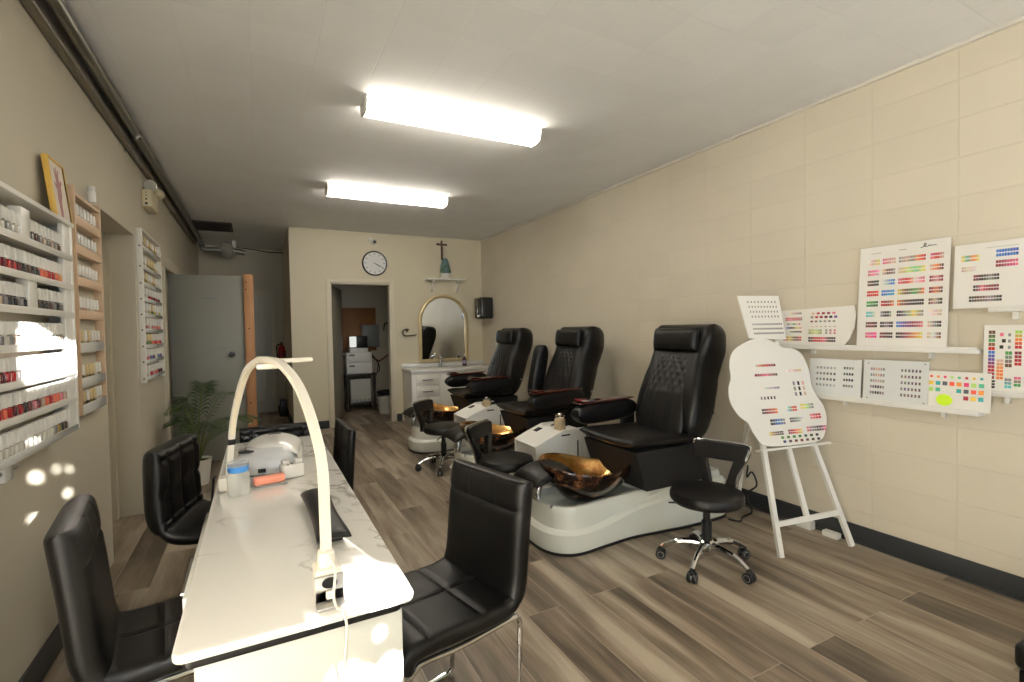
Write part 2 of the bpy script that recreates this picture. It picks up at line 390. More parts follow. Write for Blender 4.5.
struct(MB().box((XR-0.012, YF, 0.012), (XR, 3.9, 0.112), bev=0.003).box((XR-0.02, YF, 0), (XR, YB, 0.012)).box((XR-0.012, 3.9, 0.012), (XR, YB, 0.112), bev=0.003), 'baseboard_right', m_base)
struct(MB().box((XL, YF, 0), (XL+0.012, 3.42, 0.117), bev=0.003), 'baseboard_left', m_base)
struct(MB().box((XP-0.0, YB-0.012, 0), (0.868, YB, 0.11), bev=0.003).box((1.82, YB-0.012, 0), (1.90, YB, 0.11), bev=0.003)
       .box((XP-0.012, YB, 0), (XP, YE, 0.11)).box((0.26, YE-0.012, 0), (XP, YE, 0.11)), 'baseboard_back', m_base)
cs = MB()
cs.box((0.868, YB-0.018, 0), (0.925, YB, 2.10), bev=0.004).box((1.761, YB-0.018, 0), (1.818, YB, 2.10), bev=0.004).box((0.925, YB-0.018, 2.04), (1.761, YB, 2.10), bev=0.004)
cs.box((0.925, YB, 0), (0.94, YB+0.12, 2.04)).box((1.746, YB, 0), (1.761, YB+0.12, 2.04)).box((0.94, YB, 2.025), (1.746, YB+0.12, 2.04))
struct(cs, 'trim_1', m_trim)
struct(MB().box((XR-0.022, YF, H-0.022), (XR, YB, H), bev=0.004), 'trim_2', m_crown)
struct(MB().box((XP, YB-0.014, H-0.022), (XR-0.02, YB, H), bev=0.003).box((XL, YE-0.02, H-0.06), (XP, YE, H-0.02), bev=0.003), 'trim_3', m_trim)
# storage door leaf swung inward
dl = MB().box((0, 0, 0.01), (0.80, 0.04, 2.01), bev=0.004)
o = dl.build('door_3', M('storage_door', (158, 152, 136), 0.5), loc=(0.945, YB+0.125, 0), rotz=radians(71)); tag(o, kind='structure')
MB().lathe([(0.012, 0), (0.012, 0.03), (0.03, 0.045), (0.032, 0.06), (0.02, 0.075), (0, 0.076)], (0.74, -0.076, 1.0), axis='y').build('door_knob', m_chrome, o)
# far hall door, six panels
d = MB().box((-0.62, YE-0.03, 0.01), (0.22, YE, 1.99), bev=0.003)
for x0, x1 in ((-0.52, -0.24), (-0.16, 0.12)):
    for z0, z1 in ((0.2, 0.75), (0.87, 1.45), (1.57, 1.85)):
        d.box((x0, YE-0.038, z0), (x1, YE-0.03, z1), bev=0.007)
o = struct(d, 'door_4', M('white_door', (214, 214, 206), 0.4))
MB().box((-0.70, YE-0.02, 0), (-0.62, YE, 2.06), bev=0.004).box((0.22, YE-0.02, 0), (0.29, YE, 2.06), bev=0.004).box((-0.62, YE-0.02, 1.99), (0.22, YE, 2.06), bev=0.004).build('door_frame', m_trim, o)
MB().lathe([(0.01, 0), (0.01, -0.04), (0.03, -0.05), (0.03, -0.07), (0, -0.08)], (-0.55, YE-0.03, 1.0), axis='y').build('door_knob', m_chrome, o)
# left-wall door frame + open grey steel door with timber edge
struct(MB().box((XL, 5.66, 2.0), (XL+0.035, 6.66, 2.11), bev=0.004).box((XL-0.02, 5.66, 0), (XL+0.03, 5.76, 2.0), bev=0.004).box((XL-0.02, 6.6, 0), (XL+0.03, 6.66, 2.0), bev=0.004), 'trim_4', m_wall_l)
gd = MB().box((XL+0.012, 6.02, 0.01), (-0.075, 6.065, 1.965), bev=0.003).build('door_5', m_greydoor); tag(gd, kind='structure')
tb = MB().box((-0.115, 5.985, 0.005), (-0.045, 6.0195, 1.985), bev=0.004).box((-0.073, 6.0205, 0.005), (-0.022, 6.06, 1.985), bev=0.004)
tb.build('timber_edge', m_pine, gd)
sc_ = MB()
for z in (1.9, 1.82, 1.40, 0.92, 0.60): sc_.lathe([(0.008, 0), (0.008, -0.003), (0, -0.003)], (-0.08+random.uniform(-.02, .02), 5.985, z), n=10, axis='y')
sc_.build('screw', m_blk_matte, gd)
MB().lathe([(0.03, 0), (0.03, -0.012), (0.022, -0.03), (0, -0.032)], (-0.24, 6.02, 1.13), axis='y').build('deadbolt', m_blk_plastic, gd)
MB().box((-0.50, 6.016, 1.72), (-0.34, 6.02, 1.735), bev=0.001).box((-0.36, 6.017, 1.19), (-0.28, 6.02, 1.205)).box((-0.345, 6.017, 1.06), (-0.335, 6.02, 1.07)).build('nameplate', m_panel, gd)

# ------------------------------------------------------------------ ceiling fixtures
def fixture(y0, y1, x0, x1, lab):
    t = empty('ceiling_light', ((x0+x1)/2, (y0+y1)/2, H)); tag(t, lab, 'ceiling light', 'wraparound fluorescent ceiling lights')
    L, W = (x1-x0)/2, (y1-y0)/2
    MB().box((-L+0.01, -W+0.02, -0.025), (L-0.01, W-0.02, 0), bev=0.003).build('housing', m_white, t)
    pr = [(-W, -0.012), (-W, -0.03), (-W*0.78, -0.075), (-W*0.5, -0.085), (W*0.5, -0.085), (W*0.78, -0.075), (W, -0.03), (W, -0.012)]
    mb = MB().prism(pr, (-L+0.012, 0, 0), (0, 1, 0), (0, 0, 1), (1, 0, 0), 0, 2*L-0.024)
    mb.build('diffuser', m_tube, t)
    e = [(-W-0.003, 0), (-W-0.003, -0.032), (-W*0.78, -0.08), (-W*0.5, -0.089), (W*0.5, -0.089), (W*0.78, -0.08), (W+0.003, -0.032), (W+0.003, 0)]
    for s in (-1, 1):
        MB().prism(e, (s*(L-0.006)-0.006, 0, 0), (0, 1, 0), (0, 0, 1), (1, 0, 0), 0, 0.012).build('end_cap', m_white, t)
fixture(3.03, 3.20, 0.615, 1.845, 'long fluorescent ceiling light nearer the camera, glowing white')
fixture(5.00, 5.20, 0.635, 1.86, 'long fluorescent ceiling light nearer the back wall, glowing white')
t = empty('ceiling_vent', (-0.45, 7.58, H)); tag(t, 'dark brown rectangular vent in the ceiling beyond the pipe', 'vent')
MB().box((-0.23, -0.3, -0.012), (0.2, 0.3, 0), bev=0.003).build('frame', M('vent_brown', (58, 46, 40), 0.6), t)
s = MB()
for k in range(9): s.box((-0.2, -0.26+k*0.06, -0.02), (0.17, -0.23+k*0.06, -0.012), rot=(0.5, 0, 0))
s.build('louvre', M('vent_slat', (40, 32, 28), 0.6), t)

# ------------------------------------------------------------------ pipes on the left wall
t = empty('duct_run', (XL, 0, 2.6)); tag(t, 'grey boxed pipe running along the top of the left wall', 'pipe')
MB().box((0.002, -1.6, 0.07), (0.05, 8.55, 0.165), bev=0.012, seg=3).build('duct', m_duct, t)
b = MB()
for y in (0.6, 2.35, 4.35, 6.4): b.strip([(0.004, y, 0.045), (0.004, y, 0.066), (0.053, y, 0.067), (0.054, y, 0.1)], (0, 1, 0), 0.03, 0.004)
b.build('strap', m_steel, t)
t2 = empty('steel_pipe', (XL+0.096, 0, 2.732)); tag(t2, 'shiny steel pipe hung beside the boxed pipe under the ceiling', 'pipe')
MB().tube([(0, y, 0) for y in (-1.6, 1, 3, 5.5, 8.4)], 0.03, 18).build('pipe', m_steel, t2)
b = MB()
for y in (0.62, 2.25, 4.2): b.lathe([(0.031, -0.02), (0.036, -0.02), (0.036, 0.02), (0.031, 0.02)], (0, y, 0), n=18, axis='y', cap=False).box((-0.006, y-0.01, 0.034), (0.006, y+0.01, 0.0415))
b.build('pipe_clamp', m_chrome, t2)
# elbow, valve and pipe crossing at the hall end
t = empty('pipe_valve', (-0.40, 8.6, 2.6)); tag(t, 'pipe crossing the far hall with a round pale valve body', 'pipe')
MB().tube(spline([(-0.30, -0.04, 0.10), (-0.30, 0.03, 0.09), (-0.28, 0.06, 0.03), (-0.2, 0.06, 0.02), (0.1, 0.06, 0.02), (0.2, 0.06, 0.01), (0.27, 0.06, -0.01)], 5), 0.04, 14).build('pipe', m_steel, t)
MB().lathe([(0, -0.1), (0.05, -0.1), (0.06, -0.08), (0.1, -0.07), (0.115, -0.02), (0.115, 0.02), (0.1, 0.07), (0.06, 0.08), (0.05, 0.1), (0, 0.1)], (0.03, 0.05, 0.02), n=24, axis='x').build('valve_body', M('valve_grey', (160, 156, 146), 0.45), t)
MB().box((-0.02+0.12, 0.03, 0.06), (0.15, 0.06, 0.17)).build('hanger', m_white, t)
MB().tube(spline([(0.15, 0.05, 0.07), (0.4, 0.05, 0.05), (0.6, 0.1, 0.03), (0.805, 0.12, 0.035)], 5), 0.008, 8).build('conduit', m_blk_plastic, t)

# emergency light
t = empty('emergency_light', (XL, 5.06, 2.465)); tag(t, 'beige emergency light box with two lamp heads above the narrow rack', 'emergency light')
ec = M('emergency_beige', (206, 196, 166), 0.45)
MB().box((0.0, -0.15, -0.068), (0.065, 0.15, 0.07), bev=0.008).build('battery_box', ec, t)
hd = lambda y: MB().lathe([(0, -0.035), (0.03, -0.03), (0.045, 0.0), (0.047, 0.03), (0.044, 0.034), (0.035, 0.036), (0, 0.034)], (0.06, y, 0.165), n=18, axis='y')
h1 = MB().lathe([(0, 0.04), (0.028, 0.03), (0.044, 0.0), (0.047, -0.03), (0.04, -0.034), (0, -0.03)], (0.05, -0.06, 0.115), n=18, axis='y').build('lamp_head', M('lamp_lens', (220, 220, 214), 0.1, 0.5), t)
MB().lathe([(0, -0.04), (0.028, -0.03), (0.044, 0.0), (0.047, 0.03), (0.04, 0.034), (0, 0.03)], (0.07, 0.12, 0.105), n=18, axis='y').build('lamp_head', ec, t)
MB().tube([(0.04, -0.05, 0.06), (0.045, -0.055, 0.1)], 0.012).tube([(0.05, 0.11, 0.06), (0.06, 0.12, 0.09)], 0.012).build('swivel', ec, t)
b = MB()
for z, r in ((0.045, 0.005), (0.02, 0.005), (-0.01, 0.007), (-0.045, 0.010)): b.lathe([(r, 0), (r, -0.003), (0, -0.003)], (0.03, -0.15, z), n=12, axis='y')
b.build('indicator', m_blk_plastic, t)

# ------------------------------------------------------------------ polish racks and bottles
CN = {'red': (176, 24, 30), 'dark red': (96, 16, 28), 'black': (32, 30, 34), 'coral': (228, 110, 84), 'orange': (224, 140, 66), 'pink': (222, 140, 150), 'nude': (206, 182, 164),
      'grey': (140, 136, 136), 'white': (226, 222, 214), 'clear': (214, 210, 200), 'gold': (150, 126, 60), 'olive': (118, 112, 58), 'green': (84, 128, 70), 'purple': (96, 66, 130), 'blue': (96, 110, 160), 'brown': (90, 60, 48), 'yellow': (208, 190, 110)}
BM = {}
def bottle_mesh(col, h, w, capw, two=True):
    key = (col, round(h, 3), round(w, 3))
    if key in BM: return BM[key]
    cm = bpy.data.materials.get('polish_'+col.replace(' ', '_')) or M('polish_'+col.replace(' ', '_'), CN[col], 0.15, coat=0.4)
    bw = w*0.36
    body = MB().box((-bw, -bw, 0), (bw, bw, h*0.38), bev=bw*0.3, seg=2).lathe([(w*0.24, h*0.40), (w*0.24, h*0.46)], n=8)
    cap = MB().lathe([(capw/2, h*0.45), (capw/2*1.0, h*0.47), (capw/2*0.86, h*0.97), (capw/2*0.7, h), (0, h)], n=10)
    if two:
        b = body.build('nail_polish_bottle', cm); c = cap.build('cap', m_white_gloss, b)
    else:
        off = len(body.v); body.v += cap.v; body.f += [[i+off for i in f] for f in cap.f]; body.mi += [1]*len(cap.f); body.col += cap.col
        b = body.build('nail_polish_bottle', [cm, m_white_gloss if col not in ('gold', 'olive', 'green') else m_brass])
    b['_used'] = 0; BM[key] = b; return b
NB = 0
def put_bottle(col, h, w, x, y, z, label, group, two, first=[{}]):
    global NB
    b = bottle_mesh(col, h, w, w*0.92, two)
    if b['_used'] == 0: o = b; b['_used'] = 1
    else: o = dup(b)
    o.location = (x, y, z); o.rotation_euler = (0, 0, 0); tag(o, label, 'nail polish bottle', group); NB += 1

# wide white rack
RX, RD = XL, 0.09
rk = empty('polish_rack', (RX, 2.0, 0.95)); tag(rk, 'wide white wall rack full of polish bottles, nearest the camera', 'display rack', 'polish racks on the left wall')
ZS = [1.70, 1.575, 1.455, 1.325, 1.205, 1.09, 0.965]
b = MB().box((0, -0.35, 0), (0.006, 0.80, 0.9), bev=0.001)
b.build('back_panel', m_wall_l, rk)
MB().box((0, -0.35, 0.895-0.018), (RD+0.006, 0.805, 0.895), bev=0.002).build('top_board', m_white, rk)
MB().box((0, 0.785, 0.0), (RD, 0.80, 0.88), bev=0.002).box((0.066, 0.70, 0.0), (0.084, 0.785, 0.88), bev=0.001).build('side_panel', m_white, rk)
for z in ZS:
    MB().box((0.0065, -0.35, z-0.95-0.012), (RD-0.0045, 0.7, z-0.95), bev=0.001).build('shelf_board', m_white, rk)
    MB().box((RD-0.004, -0.35, z-0.95-0.022), (RD, 0.785, z-0.95+0.003), bev=0.001).build('front_lip', m_acryl if z < 1 else m_white, rk)
for z0, y in ((ZS[0], 0.29), (ZS[2], 0.33)):
    MB().box((0.05, y, z0-0.95), (0.085, y+0.075, z0-0.95+0.105), bev=0.002).build('divider', m_white, rk)
rows1 = [['nude', 'nude', 'clear', 'grey', 'clear', 'clear', 'clear', 'nude', 'grey', 'brown', 'grey', 'nude', 'grey', 'nude', 'grey', 'brown'],
         ['red', 'dark red', 'red', 'red', 'dark red', 'red', 'red', 'dark red', 'black', 'brown', 'black', 'black', 'coral', 'coral', 'red', 'red', 'coral', 'orange'],
         ['grey', 'nude', 'grey', 'black', 'black', 'grey', 'black', 'nude', 'grey', 'brown', 'black', 'black', 'brown', 'grey', 'black', 'grey'],
         ['white', 'grey', 'clear', 'grey', 'nude', 'grey', 'white', 'clear', 'nude', 'grey', 'clear', 'white', 'grey', 'clear', 'nude', 'grey'],
         ['orange', 'dark red', 'red', 'red', 'grey', 'nude', 'pink', 'nude', 'clear', 'pink', 'nude', 'coral', 'nude', 'pink', 'coral', 'nude'],
         ['red', 'coral', 'red', 'dark red', 'red', 'black', 'dark red', 'pink', 'dark red', 'nude', 'coral', 'red', 'coral', 'coral', 'pink', 'nude'],
         ['clear', 'clear', 'clear', 'white', 'clear', 'white', 'clear', 'clear', 'white', 'clear', 'white', 'clear', 'grey', 'gold', 'black', 'brown']]
for r, (z, cols) in enumerate(zip(ZS, rows1)):
    n = len(cols); y1 = 2.685; pit = 0.0395
    for k, c in enumerate(reversed(cols)):
        y = y1-k*pit
        if r == 0 and 2.29 < y < 2.37: continue
        if r == 2 and 2.33 < y < 2.41: continue
        put_bottle(c, 0.080, 0.031, RX+0.068, y, z+0.0006, '%s white-capped polish bottle, %s from right end, %s shelf of wide white rack' % (c, ORD[k], ORD[r]), 'bottles on the wide white rack', True)
t = empty('shelf_bracket', (XL, 2.22, 0.91)); tag(t, 'small clear plastic bracket under the wide white rack', 'bracket')
MB().box((0.0, -0.03, -0.04), (0.05, 0.04, 0.035), bev=0.008).build('clip', m_acryl, t); MB().tube([(0.03, -0.06, -0.01), (0.04, 0.06, 0.0)], 0.012).build('pin', m_chrome, t)

# beech rack
rk = empty('polish_rack', (XL, 3.05, 0.97)); tag(rk, 'tall pale beech wall rack beside the wide white rack', 'display rack', 'polish racks on the left wall')
Z2 = [1.905, 1.765, 1.61, 1.45, 1.285, 1.115, 0.985]
MB().box((0, -0.01, 0), (0.005, 0.41, 1.09)).build('back_panel', m_wall_l, rk)
for y in (-0.02, 0.405): MB().box((0, y, 0), (0.045, y+0.015, 1.10), bev=0.002).build('side_panel', m_pink, rk)
MB().box((0, -0.005, 1.055), (0.045, 0.405, 1.07), bev=0.002).build('top_board', m_pink, rk)
for k, z in enumerate(Z2):
    MB().box((0.0055, -0.0045, z-0.97-0.014), (0.0405, 0.4045, z-0.97), bev=0.001).build('shelf_board', m_pink, rk)
    MB().box((0.041, -0.0045, z-0.97-0.014), (0.0447, 0.4045, z-0.97+(0.03 if k < 4 else 0.035)), bev=0.001).build('front_lip', m_pink if k < 4 else m_acryl, rk)
mixed2 = [['white', 'white', 'clear', 'white', 'clear', 'white', 'clear'], ['clear', 'nude', 'clear', 'white', 'nude', 'clear', 'white'], ['white', 'white', 'nude', 'white', 'clear', 'white', 'white'],
          ['white', 'nude', 'pink', 'nude', 'white', 'white', 'nude'], ['olive', 'gold', 'yellow', 'gold', 'white', 'nude', 'grey'], ['olive', 'black', 'gold', 'olive', 'gold', 'white', 'grey'], ['olive', 'gold', 'black', 'gold', 'olive', 'white', 'clear']]
for r, (z, cols) in enumerate(zip(Z2, mixed2)):
    for k, c in enumerate(cols):
        put_bottle(c, 0.095, 0.026, XL+0.022, 3.085+k*0.056, z+0.0006, '%s polish bottle, %s from left on %s shelf of beech rack' % (c, ORD[k], ORD[r]), 'bottles on the beech rack', False)
t = empty('lotion_bottle', (XL+0.026, 3.40, 2.0705)); tag(t, 'small white bottle standing on top of the beech rack', 'bottle')
MB().lathe([(0, 0), (0.018, 0), (0.019, 0.01), (0.019, 0.05), (0.016, 0.06)], n=16).build('body', m_white, t); MB().lathe([(0.017, 0.06), (0.017, 0.085), (0, 0.087)], n=16).build('cap', m_white_gloss, t)

# narrow white rack
rk = empty('polish_rack', (XL, 4.42, 1.0)); tag(rk, 'narrow white wall rack past the doorway recess, screws on its side', 'display rack', 'polish racks on the left wall')
rk.location = (XL, 4.63, 1.0)
Z3 = [2.03, 1.875, 1.745, 1.625, 1.505, 1.385, 1.26, 1.14, 1.01]
# rack stands forward of the jamb
for y in (0, 0.82): MB().box((0, y, -0.02), (0.038, y+0.014, 1.17), bev=0.002).build('side_panel', m_white, rk)
MB().box((0, 0.014, 1.155), (0.038, 0.82, 1.17), bev=0.002).build('top_board', m_white, rk)
b = MB()
for z in Z3: b.lathe([(0.006, 0), (0.006, -0.003), (0, -0.003)], (0.02, 0, z-1.0+0.005), n=8, axis='y')
b.build('screw', m_blk_plastic, rk)
for z in Z3:
    MB().box((0.001, 0.0145, z-1.0-0.012), (0.0335, 0.8195, z-1.0), bev=0.001).build('shelf_board', m_white, rk)
    MB().box((0.034, 0.0145, z-1.0-0.012), (0.0377, 0.8195, z-1.0+0.018), bev=0.001).build('front_lip', m_acryl, rk)
mixed3 = [['yellow', 'gold', 'yellow', 'gold', 'yellow', 'gold', 'white'], ['white', 'white', 'gold', 'olive', 'gold', 'yellow', 'white'], ['yellow', 'gold', 'yellow', 'nude', 'gold', 'white', 'white'], ['white', 'white', 'red', 'red', 'dark red', 'red', 'dark red'],
          ['nude', 'white', 'yellow', 'green', 'yellow', 'white', 'yellow'], ['grey', 'pink', 'white', 'pink', 'pink', 'coral', 'pink'], ['brown', 'green', 'olive', 'coral', 'red', 'coral', 'red'], ['pink', 'pink', 'blue', 'purple', 'white', 'blue', 'purple'], ['pink', 'white', 'red', 'pink', 'coral', 'dark red', 'dark red']]
for r, (z, cols) in enumerate(zip(Z3, mixed3)):
    for k, c in enumerate(cols):
        put_bottle(c, 0.10, 0.027, XL+0.019, 4.72+k*0.112, z+0.0006, '%s polish bottle, %s from left on %s shelf of narrow white rack' % (c, ORD[k], ORD[r]), 'bottles on the narrow white rack', False)

# framed print leaning on top of the white rack
t = empty('framed_print', (XL+0.042, 2.735, 1.8458)); t.rotation_euler = (0, radians(-6), 0); tag(t, 'yellow-framed drawing of a hand leaning on top of the wide rack', 'picture')
def frame_bars(w, h, bw, d): return MB().box((0, 0, 0), (d, bw, h), bev=0.002).box((0, w-bw, 0), (d, w, h), bev=0.002).box((0, bw, 0), (d, w-bw, bw), bev=0.002).box((0, bw, h-bw), (d, w-bw, h), bev=0.002)
frame_bars(0.20, 0.275, 0.008, 0.022).build('frame', m_gold, t)
MB().box((0.002, 0.008, 0.008), (0.016, 0.192, 0.267)).build('sheet', M('print_cream', (220, 208, 192), 0.5), t)
hand = [(0.075, 0.03), (0.10, 0.03), (0.105, 0.09), (0.125, 0.13), (0.125, 0.165), (0.145, 0.19), (0.137, 0.197), (0.118, 0.18), (0.112, 0.20), (0.122, 0.235), (0.114, 0.238), (0.10, 0.205), (0.098, 0.245), (0.089, 0.245), (0.088, 0.205), (0.072, 0.235), (0.065, 0.231), (0.076, 0.195), (0.075, 0.165), (0.052, 0.175), (0.05, 0.166), (0.073, 0.145), (0.066, 0.10)]
MB().prism([(y+0.005, z) for y, z in hand], (0.0162, 0, 0), (0, 1, 0), (0, 0, 1), (1, 0, 0), 0, 0.0006).build('drawing', M('print_mauve', (170, 120, 122), 0.6), t)

# ------------------------------------------------------------------ manicure table
TX0, TX1, TY0, TY1, TZ = -0.158, 0.302, 1.075, 3.02, 0.76
tb = empty('manicure_table', (0.07, 2.05, 0)); tag(tb, 'long white marble-topped manicure table with rounded corners', 'table')
def rrect(x0, x1, y0, y1, r, n=6):
    out = []
    for cx, cy, a in ((x1-r, y1-r, 0), (x0+r, y1-r, 90), (x0+r, y0+r, 180), (x1-r, y0+r, 270)):
        for k in range(n+1): out.append((cx+r*cos(radians(a+90*k/n)), cy+r*sin(radians(a+90*k/n))))
    return out
ox, oy = -0.07, -2.05
def slab(outl, z0, z1, bev, mb=None):
    mb = mb or MB(); n = len(outl); cx = sum(p[0] for p in outl)/n; cy = sum(p[1] for p in outl)/n
    def ring(d, z):
        return [(x-(1 if x > cx else -1)*d, y-(1 if y > cy else -1)*d, z) for x, y in outl]
    R = [ring(bev, z0), ring(bev*0.3, z0+bev*0.3), ring(0, z0+bev), ring(0, z1-bev), ring(bev*0.3, z1-bev*0.3), ring(bev, z1)]
    vs = [p for r in R for p in r]; fs = [list(range(n))[::-1], [5*n+k for k in range(n)]]
    for i in range(5):
        for k in range(n): fs.append([i*n+k, i*n+(k+1) % n, (i+1)*n+(k+1) % n, (i+1)*n+k])
    return mb.add(vs, fs)
slab([(x+ox, y+oy) for x, y in rrect(TX0, TX1, TY0, TY1, 0.022)], TZ-0.020, TZ, 0.005).build('tabletop', m_marble, tb)
slab([(x+ox, y+oy) for x, y in rrect(TX0+0.014, TX1-0.024, TY0+0.014, TY1-0.02, 0.02)], TZ-0.040, TZ-0.0202, 0.002).build('under_trim', m_blk_plastic, tb)
MB().box((-0.125+ox, TY0+0.025+oy, 0.53), (0.278+ox, TY1-0.04+oy, TZ-0.0402), bev=0.006).build('apron', m_lam, tb)
MB().box((-0.11+ox, TY0+0.04+oy, 0.04), (0.262+ox, 1.45+oy, 0.53), bev=0.004).box((-0.11+ox, 2.22+oy, 0.04), (0.262+ox, 2.40+oy, 0.53), bev=0.004).build('cabinet', m_lam, tb)
MB().box((-0.09+ox, TY0+0.07+oy, 0), (0.24+ox, 1.43+oy, 0.04)).box((-0.09+ox, 2.24+oy, 0), (0.24+ox, 2.38+oy, 0.04)).build('plinth', m_blk_plastic, tb)
MB().box((-0.172+ox, 1.36+oy, 0.60), (-0.126+ox, 1.98+oy, 0.735), bev=0.003).build('drawer', m_white_gloss, tb)
MB().tube([(-0.18+ox, 1.55+oy, 0.66), (-0.195+ox, 1.55+oy, 0.66), (-0.195+ox, 1.78+oy, 0.66), (-0.18+ox, 1.78+oy, 0.66)], 0.005, 8).tube([(-0.165+ox, 1.55+oy, .66), (-0.185+ox, 1.55+oy, .66)], .005, 8).build('drawer_handle', m_chrome, tb)

# arched lamp
lp = empty('desk_lamp', (0.125, 1.17, TZ+0.0006)); tag(lp, 'white arched lamp spanning the manicure table on two clamped feet', 'lamp')
arch = [(0.0, 0.0, 0.06), (0.0, 0.005, 0.17), (-0.003, 0.03, 0.31), (-0.03, 0.14, 0.44), (-0.066, 0.28, 0.503), (-0.1, 0.42, 0.515), (-0.125, 0.56, 0.505), (-0.165, 0.72, 0.45), (-0.205, 0.87, 0.30), (-0.222, 0.93, 0.18), (-0.235, 0.965, 0.04)]
ap = spline(arch, 6)
wd = Vector((0.97, 0.235, 0))
b = MB(); b.strip(ap, wd, 0.021, 0.013); b.build('arch', m_lamp, lp)
MB().strip([p - (p - Vector((-0.12, 0.46, -0.1))).normalized()*0.0085 for p in ap[8:-8]], wd, 0.014, 0.004).build('light_strip', M('led_strip_off', (250, 240, 215), 0.3), lp)
MB().box((-0.027, -0.033, 0.0), (0.029, 0.03, 0.068), bev=0.006).box((-0.018, -0.02, 0.05), (0.018, 0.02, 0.10), bev=0.008).build('foot', m_lamp, lp)
MB().box((-0.268, 0.945, 0.0), (-0.205, 0.995, 0.05), bev=0.006).build('foot', m_lamp, lp)
cl = MB().box((-0.029, -0.044, 0.0005), (0.031, -0.034, 0.058), bev=0.002).box((-0.029, -0.075, 0.0005), (0.031, -0.044, 0.006), bev=0.002).build('clamp', M('brushed_steel', (168, 166, 162), 0.5, 0.35), lp)
MB().lathe([(0.012, -0.044), (0.012, -0.046), (0, -0.046)], (0.001, 0, 0.044), axis='y', n=20, sx=1.35).build('eyelet', m_blk_plastic, cl)
MB().box((-0.008, -0.056, 0.012), (0.010, -0.044, 0.030), bev=0.003).lathe([(0.004, -0.056), (0.004, -0.062), (0, -0.062)], (0.001, 0, 0.021), axis='y', n=12).build('cable_clip', m_lamp, cl)
MB().box((-0.13, 0.40, 0.487), (-0.07, 0.52, 0.503), bev=0.006).build('control_box', m_lamp, lp)
MB().box((-0.075, 0.50, 0.498), (0.03, 0.53, 0.511), bev=0.004).build('phone_holder', m_lamp, lp)
MB().strip([p+Vector((0, 0, 0)) for p in ap[53:55]], wd, 0.025, 0.017).build('cable_tie', m_blk_plastic, lp)
MB().tube(spline([(0.004, -0.024, 0.095), (0.012, -0.052, 0.07), (0.006, -0.066, 0.025), (0.01, -0.085, 0.006), (0.02, -0.1, 0.003), (0.025, -0.112, -0.03), (0.02, -0.115, -0.1), (0.03, -0.112, -0.2), (0.015, -0.112, -0.42), (0.02, -0.11, -0.75)], 6), 0.003, 6).build('cable', m_lamp, lp)
# black looped cable at the far left of the table
t = tag(MB().tube(spline([(-0.168, 2.36, 0.758), (-0.178, 2.40, 0.74), (-0.19, 2.42, 0.62), (-0.19, 2.35, 0.52), (-0.18, 2.26, 0.56), (-0.165, 2.22, 0.69)], 6), 0.005, 8).build('power_cable', m_blk_plastic), 'black cable looping over the far left edge of the marble table', 'cable')

# hand rest
t = empty('hand_rest', (0.168, 1.625, TZ)); tag(t, 'black padded hand rest curved over the marble tabletop', 'hand rest')
t.rotation_euler = (0, 0, radians(1))
def hrP(u, v): return (u*(0.036+0.010*v*v), v*0.225, 0.027-0.010*abs(u)**2.0+0.008*(v*v))
cushion(hrP, lambda u, v: (0.5*u, 0, 1), 0.018, 16, 28, 6).build('pad', m_blk2, t)
MB().box((-0.03, -0.18, 0.0006), (0.03, -0.14, 0.018), bev=0.004).box((-0.03, 0.14, 0.0006), (0.03, 0.18, 0.018), bev=0.004).build('foot', m_blk_plastic, t)

# nail dryer
t = empty('nail_dryer', (0.025, 2.36, TZ), radians(-8)); tag(t, 'grey and white nail dryer with open front at the table end', 'nail dryer'); t.scale = (1.18, 1.12, 1.2)
def dome(w, d, h, z0, n=20, nv=10):
    vs = []; fs = []
    for j in range(nv+1):
        a = pi/2*j/nv
        for k in range(n):
            b_ = 2*pi*k/n; ex = 0.55
            cx = math.copysign(abs(cos(b_))**ex, cos(b_)); cy = math.copysign(abs(sin(b_))**ex, sin(b_))
            vs.append((w*cx*cos(a)**0.45, d*cy*cos(a)**0.45, z0+h*sin(a)))
    for j in range(nv):
        for k in range(n): fs.append([j*n+k, j*n+(k+1) % n, (j+1)*n+(k+1) % n, (j+1)*n+k])
    fs.append(list(range(n))[::-1]); return MB().add(vs, fs)
dome(0.105, 0.085, 0.085, 0.006).build('body', M('dryer_grey', (196, 198, 202), 0.25, coat=0.3), t)
def cvP(u, v): return (u*0.098+0.012, v*0.105+0.06, 0.097-0.03*u*u+0.012*v-0.02*max(0, v)**3)
cushion(cvP, (0, 0, 1), 0.012, 18, 18, 6).build('top_cover', m_white_gloss, t)
MB().box((-0.085, 0.02, 0.0), (0.115, 0.16, 0.075), bev=0.02, seg=3).build('rear_shell', m_white_gloss, t)
MB().lathe([(0.022, 0), (0.022, 0.004), (0, 0.005)], (-0.06, -0.05, 0.081), n=18, sx=1.2).build('button', m_blk_plastic, t)
MB().box((-0.02, -0.0875, 0.012), (0.005, -0.083, 0.025)).build('socket', m_blk_plastic, t)
MB().box((0.0, 0.03, 0.1215), (0.045, 0.055, 0.124), bev=0.001).build('display', m_blk_plastic, t)
# squeeze bottle
t = empty('pump_bottle', (-0.075, 2.06, TZ)); tag(t, 'clear plastic bottle with a blue band beside the nail dryer', 'bottle')
MB().lathe([(0, 0), (0.036, 0), (0.038, 0.006), (0.038, 0.075), (0.034, 0.085)], n=22).build('body', m_liquid, t)
MB().lathe([(0.033, 0.085), (0.035, 0.088), (0.035, 0.105), (0.033, 0.107)], n=22).build('band', m_blue, t)
MB().lathe([(0.036, 0.107), (0.036, 0.118), (0.03, 0.122), (0, 0.119)], n=22).build('lid', m_liquid, t)
